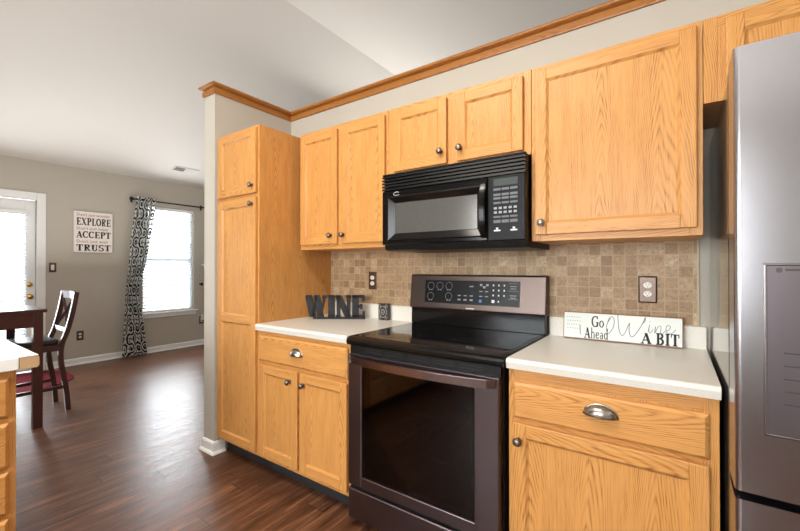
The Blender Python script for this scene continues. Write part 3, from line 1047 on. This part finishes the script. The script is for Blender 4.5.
# ice and water dispenser on the door
b = new()
DPX0, DPX1, DPZ0, DPZ1 = 1.520, 1.760, .868, 1.266
for (x0, x1, z0, z1) in ((DPX0, DPX0 + .006, DPZ0, DPZ1), (DPX1 - .006, DPX1, DPZ0, DPZ1), (DPX0, DPX1, DPZ0, DPZ0 + .006), (DPX0, DPX1, DPZ1 - .006, DPZ1)):
    box(b, x0, x1, -.863, -.858, z0, z1, bev=.002)
dp = obj('dispenser_frame', b, brushed('dispenser_rim', srgb(150, 146, 148), .25, 'z'), dl)
b = new(); box(b, DPX0 + .006, DPX1 - .006, -.8605, -.8575, DPZ0 + .006, DPZ1 - .006)
k = NT('smoked_dispenser_plastic'); k.b.inputs['Base Color'].default_value = srgb(112, 104, 108); k.b.inputs['Metallic'].default_value = .8; k.b.inputs['Roughness'].default_value = .3
obj('dispenser_panel', b, k.m, dl, label='smoked grey dispenser panel')
DIM = plain('dim_lettering', srgb(66, 60, 62), .4)
b = new()
lathe(b, [(.006, 0), (.006, .0015)], 14, M=Matrix.Translation((1.546, -.8605, 1.250)) @ Matrix.Rotation(PI / 2, 4, 'X'))
box(b, 1.556, 1.590, -.862, -.8605, 1.248, 1.253)
obj('dispenser_icon', b, DIM, dl)
for z, w_ in ((1.062, .020), (1.033, .018), (1.003, .026), (.975, .030), (.946, .024)):
    b = new()
    box(b, 1.553, 1.553 + w_ * 1.5, -.862, -.8605, z - .002, z + .002)
    obj('dispenser_lettering', b, DIM, dl)

# ------------------------------------------------------------------ outlets, switch
def outlet(label, p, axis, plate_mat, gangs=2, toggle=False, group=None):
    """plate flat on a wall: axis 'y' faces -y, axis 'x' faces +x"""
    M = Matrix.Translation(p) @ (Matrix.Identity(4) if axis == 'y' else Matrix.Rotation(PI / 2, 4, 'Z'))
    t = thing('wall_switch' if toggle else 'power_outlet', label, 'switch' if toggle else 'outlet', p, group)
    b = new()
    o = rect(-.036, .036, -.060, .060, 0)
    ring = ring_rows(b, [rect(-.036, .036, -.060, .060, 0), rect(-.036, .036, -.060, .060, -.003), rect(-.030, .030, -.054, .054, -.0065)])
    b.faces.new(ring[-1])
    bmesh.ops.recalc_face_normals(b, faces=b.faces[:])
    b.transform(M)
    pl = obj('cover_plate', b, plate_mat, t)
    if toggle:
        b = new(); box(b, -.016, .016, -.009, -.006, -.033, .033, bev=.001, M=M); obj('rocker', b, OUTLET_WHITE, t)
    else:
        for s in (-1, 1):
            b = new()
            lathe(b, [(.0165, 0), (.0165, .0025), (.015, .003)], 24, 0, Matrix.Translation((0, -.0065, s * .0195)) @ Matrix.Diagonal((1, 1, .84, 1)) @ Matrix.Rotation(PI / 2, 4, 'X'))
            for x, w_ in ((-.006, .0012), (.006, .0012)): box(b, x - w_, x + w_, -.0098, -.0094, s * .0195 - .001, s * .0195 + .007, 1)
            lathe(b, [(.0022, 0), (.0022, .0004)], 10, 1, Matrix.Translation((0, -.0094, s * .0195 - .0065)) @ Matrix.Rotation(PI / 2, 4, 'X'))
            b.transform(M)
            obj('receptacle', b, [OUTLET_WHITE, SLOT_BLACK], t)
    return t
PLATE_PEWTER = plain('pewter_plate', srgb(98, 84, 76), .36, .9)
outlet('pewter outlet on the tiled backsplash above the Go Ahead Wine sign', (1.250, -.006, 1.157), 'y', PLATE_PEWTER)
outlet('dark bronze outlet on the backsplash above the WINE letters', (-.336, -.006, 1.167), 'y', BRONZE_PLATE)
outlet('pewter outlet low on the taupe wall behind the dining chair', (XF, -.307, .372), 'x', PLATE_PEWTER)
outlet('single wall switch beside the patio door', (XF, -.585, 1.256), 'x', PLATE_PEWTER, toggle=True)
outlet('low outlet under the window corner with a plugged-in freshener', (XF, 1.285, .40), 'x', PLATE_PEWTER)
b = new()
box(b, XF + .012, XF + .045, 1.262, 1.308, .402, .448, bev=.008)
lathe(b, [(.016, 0), (.018, .02), (.012, .04), (0, .045)], 14, M=Matrix.Translation((XF + .03, 1.285, .446)))
tag(obj('air_freshener', b, OUTLET_WHITE, at=(XF + .03, 1.285, .40)), 'small white air freshener plugged into the low outlet by the window', 'air freshener')
b = new()
R = Matrix.Translation((XF, 1.262, .985)) @ Matrix.Rotation(PI / 2, 4, 'Y')
lathe(b, [(.014, 0), (.014, .004), (.006, .008), (.006, .045), (.022, .05), (.026, .058), (.018, .068), (0, .07)], 16, M=R)
tag(obj('curtain_holdback', b, ROD, at=(XF, 1.262, .985)), 'dark round curtain holdback knob on the wall past the window', 'holdback')
b = new()
box(b, XF, XF + .12, 1.285, 1.62, 1.285, 1.305, bev=.003)
prism(b, [(XF, 1.225), (XF + .09, 1.285), (XF, 1.285)], 'y', 1.33, 1.35)
prism(b, [(XF, 1.225), (XF + .09, 1.285), (XF, 1.285)], 'y', 1.55, 1.57)
tag(obj('wall_shelf', b, PAINT_TRIM, at=(XF, 1.45, 1.285)), 'small white bracket shelf on the wall just past the window', 'shelf')

# ------------------------------------------------------------------ lettering
def glyphs():
    T, H, S = .26, .10, .09       # thick, thin, serif
    def L(*a): return ('L',) + a
    def serif(x, y, w=.42): return L(x - w / 2, y, x + w / 2, y, S)
    def stem(x): return [L(x, 0, x, 1, T), serif(x, .045), serif(x, .955)]
    g = {}
    g['I'] = (.5, stem(.25))
    g['L'] = (.8, stem(.25) + [L(.25, .045, .74, .045, S), L(.73, 0, .73, .3, H)])
    g['E'] = (.85, stem(.25) + [L(.25, .045, .78, .045, S), L(.25, .955, .76, .955, S), L(.25, .5, .6, .5, H), L(.76, 0, .76, .28, H), L(.74, .74, .74, 1, H), L(.6, .38, .6, .62, H)])
    g['T'] = (.85, [L(.42, 0, .42, 1, T), serif(.42, .045, .46), L(.04, .955, .80, .955, S), L(.06, .7, .06, 1, H), L(.78, .7, .78, 1, H)])
    g['P'] = (.82, stem(.25) + [('A', .42, .74, .29, .215, -90, 90, .10, .24), L(.25, .955, .45, .955, S), L(.25, .52, .45, .52, S)])
    g['R'] = (.9, stem(.25) + [('A', .42, .76, .27, .195, -90, 90, .10, .23), L(.25, .955, .45, .955, S), L(.25, .56, .45, .56, S), L(.42, .54, .72, .05, .22), L(.64, .045, .90, .045, S)])
    g['B'] = (.86, stem(.25) + [('A', .42, .76, .25, .195, -90, 90, .10, .22), ('A', .42, .28, .30, .235, -90, 90, .10, .24), L(.25, .955, .45, .955, S), L(.25, .53, .45, .53, S), L(.25, .045, .45, .045, S)])
    g['O'] = (.9, [('A', .44, .5, .36, .45, 0, 360, .10, .25)])
    g['C'] = (.86, [('A', .46, .5, .37, .45, 55, 305, .10, .25), L(.74, .70, .74, 1, H), L(.74, .08, .74, .26, H)])
    g['G'] = (.9, [('A', .46, .5, .37, .45, 50, 310, .08, .2), L(.74, .70, .74, .98, H), L(.74, .06, .74, .42, .2), L(.58, .42, .88, .42, S)])
    g['A'] = (.9, [L(.45, .97, .10, .03, H), L(.42, .97, .74, .03, T), L(.2, .33, .62, .33, H), serif(.12, .045, .3), serif(.74, .045, .36)])
    g['X'] = (.9, [L(.16, .97, .72, .03, T), L(.72, .97, .14, .03, H), serif(.17, .955, .36), serif(.73, .955, .3), serif(.14, .045, .3), serif(.73, .045, .36)])
    g['U'] = (.9, [L(.24, .3, .24, 1, T), L(.7, .3, .7, 1, H), ('A', .47, .32, .23, .30, 180, 360, .10, .18), serif(.24, .955), serif(.7, .955, .32)])
    g['S'] = (.75, [('A', .37, .74, .25, .21, 40, 270, .10, .2), ('A', .37, .27, .27, .23, -140, 90, .10, .2), L(.62, .72, .62, 1, H), L(.09, 0, .09, .3, H)])
    g['W'] = (1.3, [L(.14, .97, .40, .03, T), L(.40, .03, .64, .97, H), L(.62, .97, .88, .03, T), L(.88, .03, 1.12, .97, H), serif(.15, .955, .36), serif(.63, .955, .34), serif(1.12, .955, .3)])
    g['N'] = (.98, [L(.18, 0, .18, 1, H + .04), L(.18, .97, .78, .03, T), L(.80, 0, .80, 1, H + .04), serif(.16, .955, .3), serif(.16, .045, .3), serif(.80, .955, .3)])
    g['o'] = (.6, [('A', .29, .31, .22, .27, 0, 360, .06, .16)])
    g['e'] = (.56, [('A', .29, .31, .21, .27, 20, 320, .06, .16), L(.10, .34, .49, .34, .07)])
    g['h'] = (.66, [L(.14, 0, .14, 1, .14), L(.52, 0, .52, .42, .14), ('A', .33, .40, .19, .18, 0, 180, .08, .1), L(.03, .03, .25, .03, .05), L(.41, .03, .63, .03, .05), L(.03, .97, .14, .97, .05)])
    g['a'] = (.56, [('A', .24, .18, .16, .15, 0, 360, .06, .12), L(.42, .05, .42, .42, .13), ('A', .27, .42, .16, .15, 0, 160, .06, .1), L(.42, .03, .53, .03, .05)])
    g['d'] = (.64, [('A', .27, .30, .2, .26, 0, 360, .06, .15), L(.48, 0, .48, 1, .14), L(.36, .97, .48, .97, .05), L(.48, .03, .6, .03, .05)])
    return g
GLY = glyphs()

def letter(bm_, ch, ox, oz, sx, sz, mapf, d0, d1, wf=1.0):
    """add one serif letter; mapf(u, v, depth) -> world point"""
    adv, strokes = GLY[ch]
    def slab(quad):
        f0 = [bm_.verts.new(mapf(u, v, d0)) for u, v in quad]
        f1 = [bm_.verts.new(mapf(u, v, d1)) for u, v in quad]
        bm_.faces.new(f0); bm_.faces.new(f1[::-1])
        for i in range(4): bm_.faces.new((f0[i], f1[i], f1[(i + 1) % 4], f0[(i + 1) % 4]))
    for s in strokes:
        if s[0] == 'L':
            _, x0, y0, x1, y1, w = s
            w *= wf
            X0, Z0, X1, Z1 = ox + x0 * sx, oz + y0 * sz, ox + x1 * sx, oz + y1 * sz
            if abs(X1 - X0) < 1e-6:
                h = w * sx / 2; slab([(X0 - h, Z0), (X0 + h, Z0), (X1 + h, Z1), (X1 - h, Z1)])
            elif abs(Z1 - Z0) < 1e-6:
                h = w * sz / 2; slab([(X0, Z0 - h), (X1, Z1 - h), (X1, Z1 + h), (X0, Z0 + h)])
            else:
                h = w * sx / 2; slab([(X0 - h, Z0), (X0 + h, Z0), (X1 + h, Z1), (X1 - h, Z1)])
        else:
            _, cx, cy, rx, ry, a0, a1, tn, tk = s
            n = 18
            for i in range(n):
                q = []
                for a, sg in ((i, 1), (i + 1, 1), (i + 1, -1), (i, -1)):
                    an = math.radians(a0 + (a1 - a0) * a / n)
                    w = (tn + (tk - tn) * abs(math.cos(an))) * wf
                    q.append((ox + (cx + (rx + sg * w / 2 * 1.0) * math.cos(an)) * sx, oz + (cy + (ry + sg * w / 2) * math.sin(an)) * sz))
                slab(q)
    return adv

def word(bm_, s, ox, oz, width, height, mapf, d0, d1, wf=1.0, gap=.06):
    tot = sum((GLY[c][0] if c != ' ' else .4) + gap for c in s) - gap
    sx = width / tot
    x = ox
    for c in s:
        if c == ' ': x += .4 * sx; continue
        a = letter(bm_, c, x, oz, sx, height, mapf, d0, d1, wf)
        x += (a + gap) * sx
    bmesh.ops.recalc_face_normals(bm_, faces=bm_.faces[:])

def plain_text(bm_, s, u0, v0, width, height, mapf, d):
    """built-in typeface, flat"""
    cu = bpy.data.curves.new('line', 'FONT')
    cu.body = s
    cu.resolution_u = 2
    o = bpy.data.objects.new('line', cu)
    COL.objects.link(o)
    bpy.context.view_layer.update()
    me = bpy.data.meshes.new_from_object(o.evaluated_get(bpy.context.evaluated_depsgraph_get()))
    xs = [v.co.x for v in me.vertices]; ys = [v.co.y for v in me.vertices]
    a, b_ = min(xs), max(xs); c, d_ = min(ys), max(ys)
    for v in me.vertices:
        v.co = mapf(u0 + (v.co.x - a) / (b_ - a) * width, v0 + (v.co.y - c) / (d_ - c) * height, d)
    bm_.from_mesh(me)
    bpy.data.objects.remove(o); bpy.data.curves.remove(cu); bpy.data.meshes.remove(me)

# wall canvas
CY0, CY1, CZa, CZb = -.384, .036, 1.455, 1.985
t = thing('wall_canvas', 'white canvas reading EXPLORE ACCEPT TRUST on the taupe wall', 'wall art', (XF, (CY0 + CY1) / 2, CZa))
b = new(); box(b, XF + .001, XF + .036, CY0, CY1, CZa, CZb, bev=.003)
obj('canvas', b, CANVAS_WHITE, t)
mp_c = lambda u, v, d: Vector((XF + .036 + d, CY0 + u * (CY1 - CY0), CZa + v * (CZb - CZa)))
for s, z0, z1 in (('EXPLORE', .665, .845), ('ACCEPT', .355, .515), ('TRUST', .035, .19)):
    b = new()
    word(b, s, .06, z0, .89, z1 - z0, mp_c, 0, .0012)
    obj('lettering', b, INK, t)
for s, z0, z1, w_ in (("Don't just wonder", .865, .96, .86), ("Don't just hope", .53, .625, .80), ("Don't just wish", .21, .305, .80)):
    b = new()
    plain_text(b, s, .07, z0, w_, z1 - z0, mp_c, .0008)
    obj('small_lettering', b, INK_RED, t, label='faded red small words')

# WINE letters on the left counter, set across the corner
t = thing('letter_sign', 'charcoal cut-out WINE letters standing on the left counter', 'letter sign', (-.475, -.19, .914))
A0, A1 = Vector((-.617, -.285, .9142)), Vector((-.335, -.088, .9142))
du = (A1 - A0).normalized()
nrm = Vector((du.y, -du.x, 0))
mp_w = lambda u, v, d: A0 + du * u + Vector((0, 0, 1)) * v + nrm * d
WW = (A1 - A0).length
b = new()
q = [mp_w(-.0, 0, -.010), mp_w(WW, 0, -.010), mp_w(WW, 0, .014), mp_w(0, 0, .014)]
lo = [b.verts.new(p) for p in q]; hi = [b.verts.new(p + Vector((0, 0, .012))) for p in q]
b.faces.new(lo[::-1]); b.faces.new(hi)
for i in range(4): b.faces.new((lo[i], lo[(i + 1) % 4], hi[(i + 1) % 4], hi[i]))
bmesh.ops.recalc_face_normals(b, faces=b.faces[:])
obj('base_bar', b, METAL_LETTER, t)
tot = sum(GLY[c][0] for c in 'WINE')
sxw = (WW + .047) / tot
x = -.047
for c in 'WINE':
    b = new()
    a = letter(b, c, x, .010, sxw, .145, mp_w, -.007, .011, 1.55)
    # studs along the face, as on marquee letters
    bmesh.ops.recalc_face_normals(b, faces=b.faces[:])
    obj('letter', b, METAL_LETTER, t)
    x += a * sxw

# small black plaque with a pale scrolled ring
t = thing('decor_plaque', 'small black upright plaque with a pale scroll, between WINE letters and range', 'decoration', (-.202, -.055, .914))
b = new(); box(b, -.242, -.164, -.068, -.042, .9142, 1.022, bev=.004)
obj('block', b, plain('plaque_black', srgb(40, 39, 39), .5), t)
b = new()
for r, z in ((.029, .968), (.014, .968)):
    pts = [(-.203 + r * math.cos(2 * PI * i / 24), -.069, z + r * 1.25 * math.sin(2 * PI * i / 24)) for i in range(25)]
    tube(b, pts, .0017, 6)
for sx_, sz_ in ((-1, -1), (-1, 1), (1, -1), (1, 1)):
    pts = [(-.203 + sx_ * (.026 + .008 * math.cos(a)), -.069, .968 + sz_ * (.038 + .008 * math.sin(a))) for a in [2 * PI * i / 12 for i in range(13)]]
    tube(b, pts, .0014, 6)
for z in (.962, .974): tube(b, [(-.212, -.069, z), (-.194, -.069, z)], .0016, 6)
obj('scroll_relief', b, plain('plaque_relief', srgb(176, 172, 164), .5), t, label='pale scroll relief')

# Go Ahead Wine A Bit sign leaning on the backsplash curb
GXa, GXb = .903, 1.379
t = thing('wine_sign', 'white board sign reading Go Ahead Wine A BIT, leaning on the backsplash', 'sign', ((GXa + GXb) / 2, -.045, .914))
lean = math.radians(7)
MS = Matrix.Translation((0, -.064, .9170)) @ Matrix.Rotation(-lean, 4, 'X')
HS = .126
b = new(); box(b, GXa, GXb, 0, .018, 0, HS, bev=.0015, M=MS)
obj('board', b, SIGN_EDGE, t, label='brown-edged board')
b = new(); box(b, GXa + .004, GXb - .004, -.0015, .0005, .004, HS - .004, M=MS)
obj('painted_face', b, SIGN_WHITE, t)
SWD = GXb - GXa
mp_s = lambda u, v, d: MS @ Vector((GXa + u * SWD, -.0015 - d, v * HS))
for w_, u_, v_, ww, hh_, k_ in (('Go', .262, .47, .112, .42, .95), ('Ahead', .200, .05, .212, .40, .95), ('A', .682, .04, .080, .38, 1.0), ('BIT', .795, .04, .178, .40, .95)):
    b = new()
    word(b, w_, u_, v_, ww, hh_, mp_s, 0, .0008, k_)
    obj('lettering', b, INK, t)
def script(strokes, r, m, nm):
    b = new()
    for s in strokes:
        # smooth the hand-drawn points
        P = [Vector((p[0], p[1], 0)) for p in s]
        out = []
        for i in range(len(P) - 1):
            p0, p1, p2, p3 = P[max(i - 1, 0)], P[i], P[i + 1], P[min(i + 2, len(P) - 1)]
            for k_ in range(6):
                x = k_ / 6
                out.append(.5 * ((2 * p1) + (p2 - p0) * x + (2 * p0 - 5 * p1 + 4 * p2 - p3) * x * x + (3 * p1 - p0 - 3 * p2 + p3) * x ** 3))
        out.append(P[-1])
        tube(b, [mp_s(p.x, p.y, .0004) for p in out], r, 5)
    obj(nm, b, m, t)
script([[(.40, .60), (.415, .82), (.44, .90), (.46, .80), (.455, .55), (.43, .35), (.41, .28), (.395, .40), (.40, .62), (.43, .85)],
        [(.49, .97), (.495, .70), (.505, .40), (.525, .25), (.55, .34), (.575, .60), (.59, .72)],
        [(.59, .72), (.585, .45), (.60, .24), (.63, .30), (.67, .55), (.70, .80), (.715, .95), (.71, .80), (.69, .72)]], .0015, INK_GREY, 'script_capital')
script([[(.735, .46), (.745, .62), (.748, .70), (.742, .50), (.752, .42), (.775, .55)],
        [(.785, .42), (.795, .66), (.79, .44), (.815, .66), (.835, .66), (.832, .46), (.845, .42), (.865, .52)],
        [(.865, .52), (.895, .58), (.905, .68), (.885, .72), (.872, .58), (.882, .46), (.915, .46), (.945, .60)], [(.750, .80), (.752, .83)]], .0012, INK_GREY, 'script_lettering')
b = new()
for i in range(6):
    for j in range(4):
        u, v = .035 + i * .023 + (j % 2) * .008, .80 - j * .14
        M = MS @ Matrix.Translation((GXa + u * SWD, -.0018, v * HS))
        box(b, -.003, .003, -.0006, .0006, -.0012, .0012, M=M @ Matrix.Rotation(.7 * (i + j), 4, 'Y'))
tube(b, [mp_s(.158, .50, .0004), mp_s(.160, .30, .0004), mp_s(.165, .16, .0004)], .0016, 5)
obj('speckled_motif', b, INK_GREY, t)

# ------------------------------------------------------------------ curtain and rod
t = thing('curtain_rod', 'dark bronze curtain rod with ball finials above the window', 'curtain rod', (XF + .070, .79, 2.225))
b = new(); tube(b, [(XF + .070, .29, 2.225), (XF + .070, 1.30, 2.225)], .010, 12)
obj('rod', b, ROD, t)
for y, s in ((.29, -1), (1.30, 1)):
    b = new()
    lathe(b, [(.011, 0), (.016, .006), (.012, .014), (.024, .026), (.030, .042), (.022, .058), (0, .066)], 14, M=Matrix.Translation((XF + .070, y, 2.225)) @ Matrix.Rotation(-s * PI / 2, 4, 'X'))
    obj('finial', b, ROD, t)
for y in (.275, 1.27):
    b = new()
    box(b, XF, XF + .008, y - .014, y + .014, 2.185, 2.265, bev=.003)
    tube(b, [(XF, y, 2.225), (XF + .070, y, 2.225)], .006, 8)
    obj('bracket', b, ROD, t)
prof = [(2.262, .300, .545), (2.20, .292, .538), (1.94, .255, .507), (1.65, .213, .467), (1.29, .190, .412), (.98, .158, .322), (.93, .156, .315), (.73, .143, .341), (.50, .132, .385), (.24, .120, .418), (.022, .113, .440)]
def cprofile(z):
    for (z0, a0, b0), (z1, a1, b1) in zip(prof[:-1], prof[1:]):
        if z <= z0 and z >= z1:
            s = (z0 - z) / (z0 - z1); s = s * s * (3 - 2 * s) if False else s
            return a0 + (a1 - a0) * s, b0 + (b1 - b0) * s
    return prof[-1][1:]
b = new()
uvl = b.loops.layers.uv.new('cloth')
NU, NV = 110, 90
grid = []
for j in range(NV + 1):
    z = 2.262 + (.022 - 2.262) * j / NV
    y0, y1 = cprofile(z)
    row = []
    w_ = y1 - y0
    amp = .018 + .012 * w_ / .33
    for i in range(NU + 1):
        s = i / NU
        ph = 2 * PI * 4.5 * s + .5 * math.sin(2.2 * z)
        x = XF + .136 + amp * math.sin(ph) + .006 * math.sin(11 * s + 5 * z)
        row.append((b.verts.new((x, y0 + w_ * s + .004 * math.cos(ph * 1.0), z)), (s * .78, z)))
    grid.append(row)
for j in range(NV):
    for i in range(NU):
        q = (grid[j][i], grid[j + 1][i], grid[j + 1][i + 1], grid[j][i + 1])
        f = b.faces.new([v[0] for v in q]); f.smooth = True
        for lp, v in zip(f.loops, q): lp[uvl].uv = v[1]
cu = obj('curtain', b, CURTAIN, at=(XF + .136, .3, .02))
md_ = cu.modifiers.new('cloth', 'SOLIDIFY'); md_.thickness = .0015
tag(cu, 'black and white lattice curtain gathered at the left of the window', 'curtain')

# ------------------------------------------------------------------ ceiling vent
vx, vy = -4.47, .775
zc = lambda x: EAVE + SL * (x - XF)
ang = math.atan(SL)
MV = Matrix.Translation((vx, vy, zc(vx))) @ Matrix.Rotation(-ang, 4, 'Y')
t = thing('ceiling_vent', 'small white slotted air vent on the ceiling near the window', 'vent', (vx, vy, zc(vx)))
b = new()
for (x0, x1, y0, y1) in ((-.075, -.058, -.17, .17), (.058, .075, -.17, .17), (-.058, .058, -.17, -.152), (-.058, .058, .152, .17), (-.058, .058, -.006, .006)):
    box(b, x0, x1, y0, y1, -.010, -.001, bev=.002, M=MV)
obj('vent_frame', b, VENT_WHITE, t)
for k_, (y0, y1, tilt_) in enumerate(((-.152, -.006, .9), (.006, .152, -.9))):
    b = new()
    n = 8
    for i in range(n):
        y = y0 + (y1 - y0) * (i + .5) / n
        box(b, -.058, .058, -.008, .008, -.0008, .0008, M=MV @ Matrix.Translation((0, y, -.008)) @ Matrix.Rotation(tilt_, 4, 'X'))
    obj('louvres', b, VENT_WHITE, t)
b = new(); box(b, -.058, .058, -.152, .152, -.002, -.0005, M=MV)
obj('vent_backing', b, VENT_DARK, t)

# ------------------------------------------------------------------ peninsula
t = thing('peninsula_countertop', 'white laminate peninsula top with a bare rounded end, by the dining table', 'countertop', (-1.0, -2.4, .872))
b = new()
prism(b, [(-1.35, -1.700), (-.690, -1.700), (-.690, -3.4), (-1.35, -3.4)], 'z', .866, .914, bev=.004)
obj('worktop', b, plain('white_laminate', srgb(232, 232, 230), .3), t)
b = new()
pf = [(-1.699, .9135), (-1.652, .9135)]
for i in range(7):
    a = PI / 2 * i / 6
    pf.append((-1.652 + .010 * math.sin(a), .9035 + .010 * math.cos(a)))
pf += [(-1.642, .876), (-1.648, .867), (-1.699, .867)]
prism(b, pf, 'x', -1.35, -.6905)
obj('bare_nosing', b, PARTICLE, t, label='bare brown nosing end')
b = new()
box(b, -1.35, -.689, -1.700, -1.645, .9136, .9155, bev=.0008)
obj('laminate_skin', b, plain('white_laminate_skin', srgb(232, 232, 230), .3), t)

PCX = -.722
t = thing('drawer_cabinet', 'oak drawer cabinet under the white peninsula top', 'cabinet', (-1.0, -2.4, 0))
b = new()
box(b, -1.30, PCX - .019, -3.3, -1.702, .10, .864)
box(b, PCX - .019, PCX, -3.3, -1.702, .10, .864, bev=.0015)
obj('cabinet_body', b, [OAK_V], t)
b = new(); box(b, -1.28, PCX - .075, -3.28, -1.72, 0, .10)
obj('toe_kick', b, TOEKICK, t, label='black toe kick')
for z0, z1 in ((.690, .838), (.500, .668), (.325, .482), (.120, .305)):
    b = slab_drawer_bm(1.724, 2.20, z0, z1, 0)
    b.transform(Matrix.Translation((PCX, 0, 0)) @ Matrix.Rotation(PI / 2, 4, 'Z') @ Matrix.Diagonal((-1, 1, 1, 1)) )
    for v in b.verts: v.co = Vector((v.co.x, v.co.y, v.co.z))
    bmesh.ops.recalc_face_normals(b, faces=b.faces[:])
    d = obj('drawer', b, [OAK_Y], t)
    kb = new()
    lathe(kb, [(.010, 0), (.006, .005), (.006, .013), (.0155, .020), (.0165, .024), (.011, .030), (0, .0322)], 18, M=Matrix.Translation((PCX + .019, -1.98, (z0 + z1) / 2)) @ Matrix.Rotation(PI / 2, 4, 'Y'))
    obj('knob', kb, PEWTER_DARK, d)

# ------------------------------------------------------------------ table, chair, rug
TX0, TX1, TY0, TY1 = -3.66, -2.715, -2.30, -1.152
t = thing('dining_table', 'dark espresso counter-height table behind the white peninsula', 'table', ((TX0 + TX1) / 2, (TY0 + TY1) / 2, 0))
b = new(); box(b, TX0, TX1, TY0, TY1, .902, .928, bev=.004)
obj('tabletop', b, ESPRESSO, t)
b = new()
for (x0, x1, y0, y1) in ((TX0 + .03, TX0 + .05, TY0 + .03, TY1 - .03), (TX1 - .03, TX1 - .012, TY0 + .03, TY1 - .03), (TX0 + .03, TX1 - .03, TY0 + .03, TY0 + .05), (TX0 + .03, TX1 - .03, TY1 - .05, TY1 - .03)):
    box(b, x0, x1, y0, y1, .790, .902, bev=.002)
obj('apron', b, ESPRESSO, t)
for x in (TX0 + .035, TX1 - .035):
    for y in (TY0 + .05, TY1 - .052):
        b = new(); box(b, x - .030, x + .030, y - .029, y + .029, 0, .902, bev=.004)
        obj('leg', b, ESPRESSO, t)

cxn, cxf = -3.05, -3.40
t = thing('counter_chair', 'espresso counter-height chair with X back and black seat at the table', 'chair', (-3.225, -1.15, 0))
def post(x):
    return [(x, -.934, 0), (x, -.948, .18), (x, -.985, .447), (x, -.978, .585), (x, -.943, .694), (x, -.905, .86), (x, -.877, 1.035)]
for x in (cxn, cxf):
    b = new()
    P = [Vector(p) for p in post(x)]
    out = []
    for i in range(len(P) - 1):
        p0, p1, p2, p3 = P[max(i - 1, 0)], P[i], P[i + 1], P[min(i + 2, len(P) - 1)]
        for k_ in range(4):
            s = k_ / 4
            out.append(.5 * ((2 * p1) + (p2 - p0) * s + (2 * p0 - 5 * p1 + 4 * p2 - p3) * s * s + (3 * p1 - p0 - 3 * p2 + p3) * s ** 3))
    out.append(P[-1])
    tube(b, out, .015, square=True, r2=.018, up=(0, 1, 0))
    obj('leg', b, ESPRESSO, t)
for x in (cxn, cxf):
    b = new(); tube(b, [(x, -1.315, 0), (x, -1.315, .585)], .018, square=True, up=(0, 1, 0))
    obj('leg', b, ESPRESSO, t)
b = new()
box(b, cxf + .012, cxn - .012, -1.325, -1.303, .53, .585); box(b, cxf + .012, cxn - .012, -.995, -.975, .53, .585)
for x in (cxn, cxf): box(b, x - .010, x + .010, -1.31, -.985, .53, .585)
obj('seat_frame', b, ESPRESSO, t)
b = new(); box(b, cxf - .015, cxn + .015, -1.345, -1.000, .586, .632, bev=.014, smooth=True)
obj('seat', b, SEAT_BLACK, t, label='black padded seat')
b = new()
tube(b, [(cxf + .01, -.885, 1.005), ((cxf + cxn) / 2, -.868, 1.008), (cxn - .01, -.885, 1.005)], .010, square=True, r2=.034, up=(0, 0, 1))
obj('top_rail', b, ESPRESSO, t)
b = new()
tube(b, [(cxf + .01, -.940, .705), (cxn - .01, -.940, .705)], .009, square=True, r2=.020, up=(0, 0, 1))
obj('lower_back_rail', b, ESPRESSO, t)
for s in (0, 1):
    a, c = (cxf + .02, cxn - .02) if s == 0 else (cxn - .02, cxf + .02)
    b = new(); tube(b, [(a, -.938 + s * .001, .72), ((a + c) / 2, -.905 + s * .004, .85), (c, -.888 + s * .001, .98)], .007, square=True, r2=.011, up=(0, 1, .4))
    obj('cross_slat', b, ESPRESSO, t)
for x in (cxn, cxf):
    b = new(); box(b, x - .009, x + .009, -1.31, -.955, .195, .225, bev=.003)
    obj('stretcher', b, ESPRESSO, t)
b = new(); box(b, cxf + .01, cxn - .01, -1.325, -1.305, .255, .29, bev=.003)
obj('footrest', b, ESPRESSO, t)

b = new()
top, bot = [], []
N = 64
for i in range(N):
    a = 2 * PI * i / N
    e = 2 / 2.6
    px = -4.47 + .50 * math.copysign(abs(math.cos(a)) ** e, math.cos(a)); py = -1.20 + .66 * math.copysign(abs(math.sin(a)) ** e, math.sin(a))
    top.append(b.verts.new((px, py, .010))); bot.append(b.verts.new((px, py, .0)))
b.faces.new(top); b.faces.new(bot[::-1])
for i in range(N): b.faces.new((top[i], bot[i], bot[(i + 1) % N], top[(i + 1) % N]))
bmesh.ops.recalc_face_normals(b, faces=b.faces[:])
tag(obj('oval_rug', b, RUG_RED, at=(-4.47, -1.2, 0)), 'oval dark red rug on the floor in front of the patio door', 'rug')
